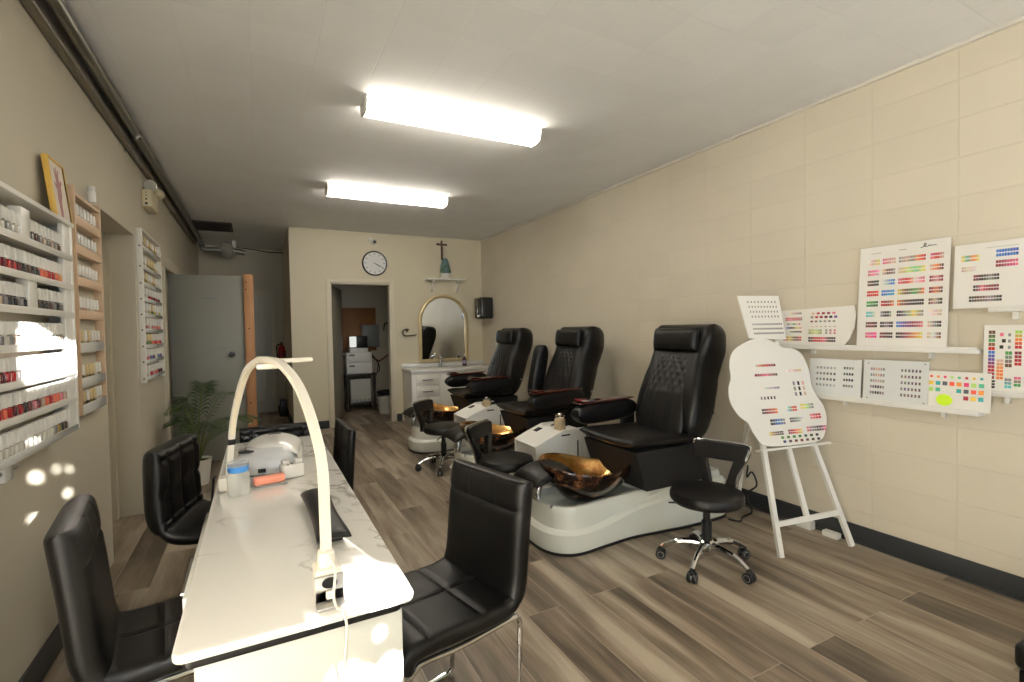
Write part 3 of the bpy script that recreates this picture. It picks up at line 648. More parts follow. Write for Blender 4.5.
# tray and coral buffer
t = empty('tray', (0.025, 2.13, TZ), radians(8)); tag(t, 'small grey tray holding the coral foam block', 'tray')
MB().box((-0.062, -0.038, 0), (0.062, 0.045, 0.006), bev=0.002).build('plate', m_grey, t); MB().box((-0.062, 0.038, 0.006), (0.062, 0.045, 0.028), bev=0.002).build('rim', m_grey, t)
o = MB().box((-0.055, -0.018, 0), (0.055, 0.018, 0.03), bev=0.007, seg=3).build('foam_block', m_coral, loc=(0.027, 2.125, TZ+0.0065), rotz=radians(10)); tag(o, 'coral foam buffing block lying on the grey tray', 'buffer block')
t = empty('brush_holder', (0.112, 2.20, TZ), radians(12)); tag(t, 'small white square holder with dark holes beside the coral block', 'holder')
MB().box((-0.042, -0.03, 0), (0.042, 0.03, 0.055), bev=0.008, seg=3).build('body', m_white_gloss, t)
MB().box((-0.038, -0.02, 0.055), (-0.012, 0.02, 0.072), bev=0.005).box((0.012, -0.02, 0.055), (0.038, 0.02, 0.07), bev=0.005).build('divider', m_white_gloss, t)
MB().lathe([(0.007, 0), (0.007, 0.002), (0, 0.002)], (0, -0.005, 0.055), n=12).lathe([(0.004, 0), (0.004, 0.002), (0, 0.002)], (-0.02, -0.024, 0.055), n=12).build('hole', m_blk_matte, t)
o = MB().box((-0.025, -0.008, 0), (0.025, 0.008, 0.012), bev=0.004).build('charger_plug', m_blk_plastic, loc=(-0.107, 2.30, TZ), rotz=0.4); tag(o, 'small black plug lying left of the nail dryer', 'plug')

# ------------------------------------------------------------------ black dining chairs (sled frame)
PROF = [(0.19, 0.405), (0.182, 0.438), (0.14, 0.452), (0.05, 0.446), (-0.08, 0.438), (-0.17, 0.438), (-0.215, 0.455), (-0.237, 0.50), (-0.247, 0.58), (-0.257, 0.68), (-0.272, 0.80), (-0.279, 0.838)]
def chair():
    t = empty('dining_chair')
    sp = spline([(x, 0, z) for x, z in PROF], 6); n = len(sp)
    def P(lo, hi):
        def f(u, v):
            s = lo+(hi-lo)*(v+1)/2; i = min(n-2, int(s)); p = sp[i].lerp(sp[i+1], s-i); return (p.x, u*0.213, p.z)
        return f
    def Nn(lo, hi):
        def f(u, v):
            s = lo+(hi-lo)*(v+1)/2; i = max(0, min(n-2, int(s))); d = (sp[i+1]-sp[i]); return Vector((d.z, 0, -d.x)) if False else Vector((d.z, 0, -d.x))*1.0
        return f
    def gr(lines_u, lines_v):
        def f(u, v):
            g = 0
            for a in lines_u: g = max(g, 0.006*math.exp(-((u-a)/0.02)**2))
            for a in lines_v: g = max(g, 0.006*math.exp(-((v-a)/0.02)**2))
            return g
        return f
    def gr2(u, v):
        g = 0.006*math.exp(-((v-0.42)/0.022)**2)
        if v > 0.42: g = max(g, 0.004*math.exp(-((abs(u)-0.36)/0.02)**2))
        return g
    cushion(P(0, 37), Nn(0, 37), 0.032, 60, 96, 16, gr((0.0,), (-0.25, 0.3))).build('seat', m_blk, t)
    cushion(P(34, n-1), Nn(34, n-1), 0.042, 60, 80, 8, gr2).build('backrest', m_blk, t)
    for s in (-1, 1):
        y = s*0.195
        pts = [(-0.20, y, 0.402), (0.0, y, 0.400), (0.12, y, 0.41), (0.155, y, 0.405), (0.187, y, 0.37), (0.195, y, 0.30), (0.185, y, 0.06), (0.175, y, 0.025), (0.14, y, 0.0105), (0.0, y, 0.0105), (-0.17, y, 0.0105), (-0.21, y, 0.02), (-0.225, y, 0.06), (-0.232, y, 0.30), (-0.235, y, 0.37), (-0.22, y, 0.398)]
        MB().tube(spline(pts, 4, True), 0.0095, 10, closed=True).build('sled_frame', m_chrome, t)
        MB().box((-0.06, y-0.014, 0.0), (0.0, y+0.014, 0.022), bev=0.004).build('floor_pad', m_blk_matte, t)
    MB().tube([(0.05, -0.195, 0.40), (0.05, 0.195, 0.40)], 0.008).tube([(-0.15, -0.195, 0.40), (-0.15, 0.195, 0.40)], 0.008).build('crossbar', m_chrome, t)
    return t
G = 'black leather chairs round the manicure table'
c0 = chair(); tag(c0, 'black dining chair with seams, nearest on the right of the marble table', 'chair', G)
def place(c, x, y, rz): c.location = (x, y, 0); c.rotation_euler = (0, 0, radians(rz))
place(c0, 0.475, 1.555, 194)
c1 = dup(c0); tag(c1, 'black dining chair at far right of the table, only its back showing', 'chair', G); place(c1, 0.245, 2.84, 182); c1.scale = (0.64, 1, 1)
c2 = dup(c0); tag(c2, 'black dining chair at near left of the table beside the wall', 'chair', G); place(c2, -0.19, 1.775, 8); c2.scale = (1, 0.86, 1.04)

# tufted salon chair at far left
def tufted():
    t = empty('tufted_chair'); tag(t, 'black tufted armless swivel chair in front of the palm', 'chair', G)
    sp = spline([(0.07, 0, 0.40), (0.06, 0, 0.445), (0.0, 0, 0.445), (-0.08, 0, 0.425), (-0.19, 0, 0.42), (-0.26, 0, 0.445), (-0.295, 0, 0.51), (-0.302, 0, 0.62), (-0.302, 0, 0.75), (-0.30, 0, 0.825)], 6); n = len(sp)
    def P(lo, hi):
        def f(u, v):
            s = lo+(hi-lo)*(v+1)/2; i = min(n-2, int(s)); p = sp[i].lerp(sp[i+1], s-i); return (p.x+0.02*abs(u)**3, u*0.225, p.z)
        return f
    def Nn(lo, hi):
        def f(u, v):
            s = lo+(hi-lo)*(v+1)/2; i = max(0, min(n-2, int(s))); d = (sp[i+1]-sp[i]); return Vector((d.z, 0, -d.x))
        return f
    def g(u, v): return 0.016*max(abs(cos(pi*1.5*u))**14*0 + math.exp(-(((u+1) % 0.667 - 0.333)/0.07)**2), math.exp(-(((v+1) % 0.667 - 0.333)/0.07)**2)*0.8)
    cushion(P(0, 33), Nn(0, 33), 0.042, 34, 40, 8).build('seat', m_blk, t)
    cushion(P(31, n-1), Nn(31, n-1), 0.058, 40, 40, 7, g).build('backrest', m_blk, t)
    MB().tube([(0, 0, 0.05), (0, 0, 0.30)], 0.03).tube([(0, 0, 0.30), (0, 0, 0.39)], 0.02).build('column', m_chrome, t)
    MB().lathe([(0, 0), (0.2, 0), (0.205, 0.008), (0.19, 0.018), (0.06, 0.035), (0.03, 0.06), (0, 0.06)], n=32).build('base', m_chrome, t)
    return t
c4 = tufted(); place(c4, -0.10, 2.82, -14)
c3 = dup(c4); tag(c3, 'black low-backed chair across the far end of the manicure table', 'chair', G); place(c3, 0.10, 3.165, 270); c3.scale = (0.6, 0.93, 0.95)

# ------------------------------------------------------------------ pedicure spa chairs
def spa(yc, label, near_arm, far_raised):
    t = empty('pedicure_spa_chair', (1.49, yc, 0)); tag(t, label, 'pedicure chair', 'pedicure spa chairs along the right wall')
    half = [(0.0, 0.0), (0.008, -0.10), (0.045, -0.185), (0.12, -0.245), (0.22, -0.262), (0.40, -0.245), (0.60, -0.236), (0.83, -0.262), (1.02, -0.285), (1.30, -0.29), (1.42, -0.27), (1.46, -0.19), (1.46, 0.0)]
    outl = half + [(x, -y) for x, y in half[-2:0:-1]]
    outl = spl2(outl, 5); n = len(outl)
    def zt(x): return 0.275+0.055*smooth01(0.5, 1.15, x)
    def swo(x): return 0.50+0.22*smooth01(0.3, 0.75, x)+0.12*smooth01(0.7, 1.2, x)
    def inset(d):
        res = []
        for i in range(n):
            a = Vector(outl[i-1]); c = Vector(outl[(i+1) % n]); tt = (c-a).normalized(); nn = Vector((-tt.y, tt.x)); p = Vector(outl[i])
            if (p+nn*0.01-Vector((0.72, 0))).length > (p-Vector((0.72, 0))).length: nn = -nn
            res.append(p+nn*d)
        return res
    lv = [(0.035, 0.012, 0), (0.06, 0.004, 0), (0.2, 0.0, 0), (-0.06, 0.004, 1), (-0.035, 0.012, 1), (0.0, 0.018, 1), (0.03, 0.034, 1), (0.84, 0.040, 0), (0.93, 0.043, 0), (0.985, 0.05, 0), (1.0, 0.062, 0), (0.99, 0.078, 0), (0.94, 0.088, 0), (0.86, 0.10, 0)]
    vs = []; fs = []
    for fz, d, mode in lv:
        for (x, y), (x0, y0) in zip(inset(d), outl):
            f = fz if mode == 0 else swo(x0)+fz
            vs.append((x, y, max(0.008, f*zt(x0))))
    for i in range(len(lv)-1):
        for k in range(n): fs.append([i*n+k, i*n+(k+1) % n, (i+1)*n+(k+1) % n, (i+1)*n+k])
    mb = MB().add(vs, fs); mb.build('base', m_spa, t)
    last = vs[-n:]; cen = [(0.1+(p[0]-0.1)*0.9+0.07*0, p[1]*0.5, p[2]-0.002) for p in last]
    mb = MB(); mb.add(last+cen, [[k, (k+1) % n, n+(k+1) % n, n+k] for k in range(n)]+[[n+k for k in range(n)]]); mb.build('deck', m_spa_in, t)
    tr = MB(); o2 = inset(-0.001); tr.prism([tuple(p) for p in o2], (0, 0, 0), (1, 0, 0), (0, 1, 0), (0, 0, 1), 0.0, 0.011); tr.build('bottom_trim', m_blk_plastic, t)
    MB().box((0.72, -0.225, 0.22), (1.40, 0.225, 0.35), bev=0.05, seg=4).build('pedestal', m_spa, t)
    # bowl
    bv, bf = [], []; nb = 48
    prof = [(0.02, 0.0), (0.42, 0.0), (0.66, 0.028), (0.86, 0.075), (0.97, 0.125), (1.0, 0.150), (0.985, 0.158), (0.955, 0.150), (0.90, 0.115), (0.78, 0.07), (0.55, 0.03), (0.02, 0.015)]
    for r, z in prof:
        for k in range(nb):
            a = 2*pi*k/nb; w = 1+0.045*cos(3*a+0.6)+0.03*sin(2*a+0.4)
            hz = 1+0.10*cos(2*a+0.9)+0.06*cos(3*a+1.0)-0.14*cos(a)
            bv.append((0.405+0.345*r*w*cos(a), -0.005+0.262*r*w*sin(a), 0.252+z*hz*1.36))
    m_ = len(prof)
    mbl = MB(); b0 = mbl.add(bv, [], 0)
    for i in range(m_-1):
        for k in range(nb): mbl.f.append([i*nb+k, i*nb+(k+1) % nb, (i+1)*nb+(k+1) % nb, (i+1)*nb+k]); mbl.mi.append(0 if i < 6 else 1); mbl.col.append(None)
    mbl.f.append(list(range(nb))[::-1]); mbl.mi.append(0); mbl.col.append(None); mbl.f.append([(m_-1)*nb+k for k in range(nb)]); mbl.mi.append(1); mbl.col.append(None)
    mbl.build('foot_bowl', [m_copper_out, m_copper_in], t, smooth=60)
    # chrome waterfall faucet carrying the footrest pad
    def fP(u, v): return (0.045+0.045*(v+1)/2+0.012*(v*v), 0.055+u*0.045*(1-0.25*(v+1)/2), 0.255+0.16*(v+1)/2)
    f = cushion(fP, (-1, 0, 0.2), 0.022, 12, 12, 4).build('faucet', m_chrome, t)
    MB().tube(spline([(0.085, 0.055, 0.40), (0.11, 0.05, 0.415), (0.14, 0.04, 0.39), (0.15, 0.04, 0.355)], 4), 0.016, 10).build('spout', m_chrome, f)
    def rP(u, v): return (0.125+v*0.145, 0.06+u*0.155, 0.448-0.012*u*u+0.018*v-0.03*v*v)
    cushion(rP, (0, 0, 1), 0.036, 20, 20, 4).build('footrest_pad', m_blk2, t)
    MB().lathe([(0.016, 0), (0.016, 0.03), (0.013, 0.036), (0, 0.037)], (0.075, -0.115, 0.237), n=16).build('jet_knob', m_chrome, t)
    MB().lathe([(0.022, 0), (0.018, 0.006), (0, 0.007)], (0.15, -0.185, 0.24), n=16).build('drain_cap', m_blk_plastic, t)
    # seat
    sf = [(0.595, 0.555), (1.24, 0.555), (1.24, 0.30), (0.68, 0.30)]
    MB().prism(sf, (0, -0.275, 0), (1, 0, 0), (0, 0, 1), (0, 1, 0), 0, 0.55).build('seat_frame', m_blk_skirt, t)
    cushion(lambda u, v: (0.86+v*0.30, u*0.29, 0.585+0.018*u*u-0.012*v), (0, 0, 1), 0.038, 24, 24, 7).build('seat_cushion', m_blk, t)
    # backrest
    sp = spline([(1.02, 0, 0.56), (1.075, 0, 0.72), (1.13, 0, 0.88), (1.19, 0, 1.03), (1.235, 0, 1.14), (1.26, 0, 1.25), (1.265, 0, 1.36)], 6); ns = len(sp)
    ws = [0.26, 0.295, 0.30, 0.285, 0.262, 0.262, 0.278, 0.28, 0.25]
    def at(v):
        s = (v+1)/2*(ns-1); i = min(ns-2, int(s)); return sp[i].lerp(sp[i+1], s-i), (sp[i+1]-sp[i]).normalized()
    def wv(v):
        s = (v+1)/2*(len(ws)-1); i = min(len(ws)-2, int(s)); f_ = s-i; f_ = f_*f_*(3-2*f_); return ws[i]*(1-f_)+ws[i+1]*f_
    def nrm(v): d = at(v)[1]; return Vector((-d.z, 0, d.x))
    hd_ = lambda v: 0.06*smooth01(0.3, 0.7, v)
    cushion(lambda u, v: at(v)[0]+Vector((0.135, u*wv(v), 0))-Vector((1, 0, 0))*(0.045+hd_(v)*0.3)*abs(u)**4, lambda u, v: nrm(v), 0.15, 30, 44, 5.5).build('backrest', m_blk, t)
    def q(u, v):
        if v < -0.1: return 0.007*math.exp(-((abs(u)-0.42)/0.06)**2)
        a = (u*3+v*3.2) % 1.0; b_ = (u*3-v*3.2) % 1.0
        return 0.010*max(math.exp(-((min(a, 1-a))/0.13)**2), math.exp(-((min(b_, 1-b_))/0.13)**2))
    cushion(lambda u, v: at(-0.94+(v+1)*0.68)[0]+Vector((0.002, u*(0.195-0.035*v), 0)), lambda u, v: nrm(-0.94+(v+1)*0.68), 0.038, 40, 60, 5, q).build('quilted_panel', m_blk2, t)
    cushion(lambda u, v: at(0.66+v*0.235)[0]+Vector((-0.028-0.012*(1-v*v), u*0.205, 0)), lambda u, v: nrm(0.6), 0.046, 24, 20, 5).build('headrest', m_blk2, t)
    MB().lathe([(0.012, 0), (0.012, -0.008), (0, -0.01)], (1.28, -0.285, 0.75), n=14, axis='y').build('pivot_bolt', m_chrome, t)
    # arms
    def arm(s, raised):
        y = s*0.355
        def xf(p):
            p = Vector(p)
            if raised:
                R = Matrix.Rotation(radians(104), 3, 'Y'); c = Vector((1.04, 0, 0.72)); q_ = R @ (p-c) + c; return (q_.x, q_.y, q_.z)
            return tuple(p)
        def aP(u, v): return xf((0.85+v*0.275, y+u*0.062, 0.715+0.012*v))
        nn = Vector((0, 0, 1))
        if raised: nn = Matrix.Rotation(radians(104), 3, 'Y') @ nn
        a = cushion(aP, nn, 0.078, 16, 24, 5).build('armrest', m_blk, t)
        if not raised:
            cushion(lambda u, v: (0.845+v*0.255, y+u*0.058, 0.797+0.008*v), (0, 0, 1), 0.011, 14, 24, 7).build('armrest_top', m_wood_arm, a)
            MB().box((0.60, y-0.045, 0.802), (0.72, y+0.045, 0.8145), bev=0.003, rot=(0, radians(5), 0)).build('remote_panel', M('remote_red', (120, 30, 28), 0.2, coat=0.6) if s > 0 else m_wood_arm, a)
            if s > 0: MB().box((0.605, y-0.05, 0.805), (0.615, y+0.05, 0.8162), bev=0.002).box((0.615, y-0.05, 0.806), (0.72, y-0.045, 0.8168)).box((0.615, y+0.045, 0.806), (0.72, y+0.05, 0.8168)).build('trim_ring', m_chrome, a)
            MB().lathe([(0.018, 0), (0.018, 0.004), (0.008, 0.008), (0, 0.008)], (0.74, y+s*0.06, 0.715), n=14, axis='y').build('knob', m_chrome, a)
        MB().box((1.0, y-0.03 if s > 0 else y-0.01, 0.58), (1.12, y+0.01 if s > 0 else y+0.03, 0.70), bev=0.01).build('arm_bracket', m_blk_plastic, t)
    arm(1, far_raised)
    if near_arm: arm(-1, False)
    return t
spa(2.63, 'nearest black pedicure chair on a pearl white base with copper bowl', False, False)
spa(4.02, 'middle black pedicure chair, its far armrest tipped up beside the back', True, True)
spa(5.41, 'farthest black pedicure chair, in front of the white vanity', True, False)

# pedicure trolleys
def trolley(y, label):
    t = empty('pedicure_trolley', (2.08, y, 0)); tag(t, label, 'trolley', 'white trolleys between the pedicure chairs')
    side = [(-0.24, 0.06), (0.23, 0.06), (0.23, 0.555), (0.02, 0.555), (-0.13, 0.50), (-0.235, 0.455)]
    for s in (-1, 1):
        MB().prism(side, (0, s*0.165-0.009, 0), (1, 0, 0), (0, 0, 1), (0, 1, 0), 0, 0.018).build('side_panel', m_white, t)
    MB().box((-0.21, -0.156, 0.07), (0.225, 0.156, 0.435), bev=0.004).build('cabinet', m_white, t)
    MB().prism([(-0.245, 0.455), (-0.13, 0.50), (0.0, 0.545), (0.0, 0.532), (-0.13, 0.487), (-0.235, 0.44)], (0, -0.156, 0), (1, 0, 0), (0, 0, 1), (0, 1, 0), 0, 0.312).build('sloped_top', m_white, t)
    MB().box((0.0, -0.156, 0.515), (0.225, 0.156, 0.53), bev=0.002).build('shelf', m_white, t)
    b = MB().box((0.14, -0.1755, 0.22), (0.152, -0.1735, 0.46)).box((0.085, -0.1755, 0.22), (0.097, -0.1735, 0.35)).box((-0.005, -0.1755, 0.508), (0.075, -0.1735, 0.52)); b.build('slot', m_blk_matte, t)
    MB().box((-0.09, 0.06, 0.4985), (-0.03, 0.12, 0.527), rot=(0, radians(-20), 0)).build('grip_hole', m_blk_matte, t)
    for sx in (-0.18, 0.18):
        for sy in (-0.12, 0.12):
            MB().lathe([(0, -0.01), (0.025, -0.012), (0.028, -0.008), (0.028, 0.008), (0.025, 0.012), (0, 0.01)], (sx, sy, 0.028), n=14, axis='y').box((sx-0.012, sy-0.016, 0.028), (sx+0.012, sy+0.016, 0.07)).build('caster', m_blk_plastic, t)
trolley(3.36, 'white trolley with a sloped top between nearest and middle pedicure chairs')
trolley(4.75, 'white trolley with a sloped top between middle and farthest pedicure chairs')
def jar(x, y, z, h, lab, mat):
    t = empty('jar', (x, y, z)); tag(t, lab, 'jar', 'jars on the pedicure trolleys')
    MB().lathe([(0, 0), (0.042, 0), (0.046, 0.008), (0.046, h*0.8), (0.036, h*0.9), (0.036, h), (0.033, h), (0.033, h*0.9), (0.042, h*0.78), (0.042, 0.01), (0, 0.008)], n=24).build('glass_body', mat, t)
    MB().lathe([(0.04, h), (0.042, h+0.004), (0.042, h+0.014), (0.02, h+0.02), (0.012, h+0.03), (0, h+0.032)], n=24).build('lid', m_chrome, t)
jar(2.135, 3.30, 0.5610-0.03, 0.11, 'amber-tinted glass jar with steel lid on the trolley beside nearest pedicure chair', m_glass_jar)
jar(2.14, 4.72, 0.5304, 0.075, 'low glass jar on the trolley beside the farthest pedicure chair', m_glass_jar)
for y, lab in ((3.40, 'dark handset lying on the trolley beside nearest pedicure chair'), (4.80, 'dark handset lying on the trolley beside farthest pedicure chair')):
    t = empty('handset', (2.225, y+0.02, 0.5305)); tag(t, lab, 'tool')
    MB().box((-0.05, -0.02, 0), (0.06, 0.02, 0.03), bev=0.01).build('body', m_blk_plastic, t); MB().tube([(-0.10, 0.0, 0.02), (-0.06, 0, 0.018)], 0.008).build('neck', m_chrome, t)

# ------------------------------------------------------------------ stools
def stool():
    t = empty('task_stool')
    MB().lathe([(0, 0.355), (0.15, 0.355), (0.185, 0.362), (0.198, 0.38), (0.198, 0.405), (0.19, 0.42), (0.16, 0.43), (0, 0.434)], n=40).build('seat', m_blk, t)
    MB().lathe([(0.028, 0.13), (0.028, 0.25), (0.02, 0.252), (0.02, 0.34), (0.09, 0.345), (0.09, 0.355)], n=18).build('gas_column', m_blk_plastic, t)
    MB().tube(spline([(0.02, -0.04, 0.335), (0.04, -0.14, 0.33), (0.05, -0.2, 0.322)], 4), 0.005, 8).build('lever', m_blk_plastic, t)
    hub = MB().lathe([(0.0, 0.085), (0.035, 0.085), (0.04, 0.10), (0.04, 0.135), (0.03, 0.145), (0, 0.145)], n=20)
    hub.build('hub', m_chrome, t)
    for k in range(5):
        a = 2*pi*k/5+0.07; c, s = cos(a), sin(a)
        l = MB().tube(spline([(0.02*c, 0.02*s, 0.115), (0.09*c, 0.09*s, 0.122), (0.18*c, 0.18*s, 0.105), (0.245*c, 0.245*s, 0.068)], 5), [0.020]*5+[0.018]*5+[0.014]*6, 10).build('leg', m_chrome, t)
        tx, ty = -s, c; r0 = 0.25
        cas = MB()
        for sd in (-1, 1):
            cx, cy = r0*c+tx*sd*0.014, r0*s+ty*sd*0.014
            ring = []; fs = []
            vs = []
            for r, off in ((0.004, -0.009), (0.026, -0.009), (0.029, -0.006), (0.029, 0.006), (0.026, 0.009), (0.004, 0.009)):
                for q in range(16):
                    b = 2*pi*q/16
                    vs.append((cx+tx*off+c*r*cos(b), cy+ty*off+s*r*cos(b), 0.029+r*sin(b)))
            for i in range(5):
                for q in range(16): fs.append([i*16+q, i*16+(q+1) % 16, (i+1)*16+(q+1) % 16, (i+1)*16+q])
            fs += [list(range(16)), [80+q for q in range(16)]]
            cas.add(vs, fs)
        cas.box((r0*c-0.014, r0*s-0.014, 0.04), (r0*c+0.014, r0*s+0.014, 0.068), bev=0.005)
        cas.build('caster', m_blk_plastic, l)
        MB().lathe([(0.016, -0.0245), (0.018, -0.0245), (0.018, 0.0245), (0.016, 0.0245)], n=16, axis='y', cap=False).build('caster_ring', m_grey, l, loc=(r0*c, r0*s, 0.029), rotz=a)
    # V-shaped open back inside a chrome frame
    def bk(pts, th=0.022):
        return MB().prism(pts, (-0.19, 0, 0.40), (0, 1, 0), (-0.16, 0, 0.987), (-0.987, 0, -0.16), -th, th)
    outer = spl2([(-0.085, -0.02), (-0.105, 0.08), (-0.15, 0.20), (-0.155, 0.235), (-0.13, 0.25), (0, 0.255), (0.13, 0.25), (0.155, 0.235), (0.15, 0.20), (0.105, 0.08), (0.085, -0.02)], 4, False)
    inner = [(0.045, 0.0), (0.055, 0.06), (0.085, 0.14), (0.08, 0.155), (-0.08, 0.155), (-0.085, 0.14), (-0.055, 0.06), (-0.045, 0.0)]
    pts = outer + [(0.045, -0.02)] + inner + [(-0.045, -0.02)]
    # solid with a window: build as left, right and top pieces in one mesh
    mb = MB()
    def ring_mesh(o_, i_):
        pass
    top = [p for p in outer if p[1] >= 0.155]
    mb = bk([(-0.145, 0.155)] + [p for p in outer if p[1] > 0.156] + [(0.145, 0.155)])
    for s in (-1, 1):
        col = [(s*0.088, -0.02), (s*0.105, 0.08), (s*0.145, 0.156), (s*0.08, 0.156), (s*0.058, 0.08), (s*0.035, -0.02)]
        m2 = bk(col); off = len(mb.v); mb.v += m2.v; mb.f += [[i+off for i in f] for f in m2.f]; mb.mi += m2.mi; mb.col += m2.col
    o = mb.build('backrest', m_blk, t)
    bv = o.modifiers.new('bevel', 'BEVEL'); bv.width = 0.008; bv.segments = 2
    fp = [Vector((-0.19, u, 0.40))+Vector((-0.16, 0, 0.987))*v+Vector((-0.987, 0, -0.16))*0.012 for u, v in [(-0.095, -0.03)]+[(a*1.04, b*1.02) for a, b in outer[1:-1]]+[(0.095, -0.03)]]
    MB().tube(fp, 0.009, 10).build('back_frame', m_chrome, t)
    MB().box((-0.215, -0.09, 0.365), (-0.12, 0.09, 0.38), bev=0.004).build('back_bracket', m_blk_plastic, t)
    return t
G = 'black rolling stools by the pedicure chairs'
s1 = stool(); tag(s1, 'black rolling stool with open back, standing clear beside the white easel', 'stool', G); place(s1, 2.22, 1.93, 200)
s2 = dup(s1); tag(s2, 'black rolling stool drawn up at the nearest copper bowl, behind the chair', 'stool', G); place(s2, 1.575, 3.15, -55)
s3 = dup(s1); tag(s3, 'black rolling stool between middle and farthest pedicure chairs', 'stool', G); place(s3, 1.585, 4.53, -50)

# ------------------------------------------------------------------ easel with sample board
EM = Vector((2.882, 1.7035, 0)); E1 = Vector((0.97551, -0.21997, 0)); EU = Vector((0.05741, 0.25461, 0.96534)); EN = Vector((-0.21234, -0.94169, 0.26101))
def ep(s, u, o=0): return EM+E1*s+EU*u+EN*o
es = empty('easel', (2.882, 1.7035, 0)); tag(es, 'white wooden easel holding the scalloped sample board beside the wall', 'easel')
inv = Vector((2.882, 1.7035, 0))
def epl(s, u, o=0): return ep(s, u, o)-inv
for a, b in (((-0.258, 0.012), (-0.205, 1.28)), ((0.256, 0.012), (0.015, 1.28))):
    MB().strip([epl(*a), epl(*b)], E1, 0.03, 0.022).build('leg', m_white, es)
MB().strip([epl(-0.018, 0.20, -0.004), epl(-0.10, 1.31, -0.004)], E1, 0.03, 0.018).build('strut', m_white, es)
MB().strip([epl(-0.255, 0.19, 0.0), epl(0.235, 0.21, 0.0)], EU, 0.03, 0.018).build('crossbar', m_white, es)
MB().strip([epl(-0.285, 0.612, 0.02), epl(0.225, 0.622, 0.02)], EU, 0.012, 0.06).build('ledge', m_white, es)
MB().strip([epl(-0.10, 1.28, -0.02), Vector((3.10, 2.42, 0.012))-inv], E1, 0.028, 0.018).build('rear_leg', m_white, es)

def chart(name, label, O, U, V, N, outline, sw, th=0.006, cat='colour chart', group='nail colour charts on the right', mat=m_board):
    t = empty(name, O); tag(t, label, cat, group); Z = (0, 0, 0)
    MB().prism(outline, Z, U, V, N, 0, th).build('board', mat, t)
    mb = MB()
    for a, b, c, d, col in sw: mb.quad(Z, U, V, a, b, c, d, th+0.0007, N, col)
    if sw: mb.build('colour_swatches', m_print, t, smooth='flat')
    return t
R_ = random.Random(3)
def strip(x0, z0, x1, z1, cols, n, rows=1, gap=0.12):
    """a row of little nail samples whose colours run through cols"""
    out = []; rh = (z1-z0)/rows
    for r in range(rows):
        for k in range(n):
            f = k/max(1, n-1)*(len(cols)-1); i = min(len(cols)-2, int(f)) if len(cols) > 1 else 0
            c0_ = cols[i]; c1_ = cols[min(len(cols)-1, i+1)]; g = f-i
            c = tuple(max(0, min(255, c0_[q]*(1-g)+c1_[q]*g+R_.uniform(-16, 16))) for q in range(3))
            w = (x1-x0)/n
            out.append((x0+w*(k+gap/2), z0+rh*(r+0.14), x0+w*(k+1-gap/2), z0+rh*(r+0.86), c))
    return out
W_, BK, RD_, PK, NU, GY, BR, OR, YE_, GR, BL, TE, PU, MA = (236, 230, 222), (36, 32, 34), (190, 34, 36), (220, 110, 140), (212, 180, 160), (140, 136, 140), (104, 70, 54), (226, 130, 60), (228, 206, 90), (70, 150, 80), (60, 120, 200), (80, 180, 180), (110, 70, 150), (130, 40, 60)
# scalloped board
fan = spl2([(-0.273, 1.254), (-0.16, 1.291), (-0.056, 1.275), (0.025, 1.228), (0.101, 1.217), (0.165, 1.175), (0.192, 1.075), (0.185, 0.978), (0.210, 0.906), (0.243, 0.84), (0.246, 0.764), (0.205, 0.673), (0.144, 0.631), (-0.04, 0.621), (-0.243, 0.631), (-0.31, 0.704), (-0.337, 0.771), (-0.391, 0.817), (-0.431, 0.897), (-0.428, 0.977), (-0.395, 1.049), (-0.389, 1.124), (-0.35, 1.205)], 4)
sw = strip(-0.205, 1.105, -0.055, 1.125, [NU, RD_, MA], 8) + strip(-0.225, 1.045, -0.055, 1.066, [MA, PK, BR], 9) + strip(0.01, 1.065, 0.13, 1.085, [W_, NU], 6)
sw += strip(-0.20, 0.965, -0.06, 0.98, [W_, GY], 7) + strip(-0.22, 0.90, -0.10, 0.925, [GY, BK, BR], 5, 1, 0.5) + strip(0.035, 0.91, 0.14, 1.01, [GY, BK, NU], 3, 3, 0.55)
sw += strip(-0.225, 0.815, -0.11, 0.85, [BK, RD_, OR], 7, 2) + strip(-0.05, 0.82, 0.035, 0.855, [W_, TE, OR, RD_], 5, 2) + strip(0.065, 0.83, 0.165, 0.865, [YE_, (200, 220, 140), GY], 5, 2)
sw += strip(-0.18, 0.745, -0.07, 0.785, [BK, BL, GY], 6, 2) + strip(-0.035, 0.755, 0.07, 0.785, [BK, GY, W_], 7, 2) + strip(0.12, 0.765, 0.205, 0.80, [PK, RD_], 4, 2)
sw += strip(-0.205, 0.685, -0.10, 0.71, [YE_, BR, BK], 7, 2) + strip(-0.065, 0.685, 0.04, 0.715, [MA, RD_, OR, YE_], 7, 2) + strip(0.075, 0.69, 0.225, 0.725, [PK, GY, BK, PK], 8, 2)
chart('sample_board', 'scalloped white sample board with colour swatches standing on the easel', EM+EN*0.03+EU*0.008, E1, EU, EN, fan,
      [(a, b-0.0, c, d, col) for a, b, c, d, col in sw] + strip(-0.135, 0.66-0.0, 0.165, 0.68, [(90, 150, 60), (60, 110, 60), BK], 7, 1, 0.5) + strip(-0.125, 0.635, 0.17, 0.655, [(50, 60, 110), MA, BR, BK], 7, 1, 0.5), 0.008)
bo = [(-0.222, 1.586), (-0.196, 1.304), (0.086, 1.290), (0.099, 1.586)]
sw = []
for k, n in enumerate((9, 10, 10, 9)): sw += strip(-0.165+0.004*k, 1.535-k*0.033, 0.072, 1.553-k*0.033, [GY, (110, 104, 110)], n, 1, 0.65)
for k, c in enumerate(((150, 146, 146), (110, 106, 106), (70, 66, 66))): sw += strip(-0.155, 1.385-k*0.03, 0.078, 1.402-k*0.03, [c, BK], 15, 1, 0.45)
chart('sample_card', 'small white card of grey samples propped above the scalloped board', EM+EN*0.014, E1, EU, EN, bo, sw, 0.008)

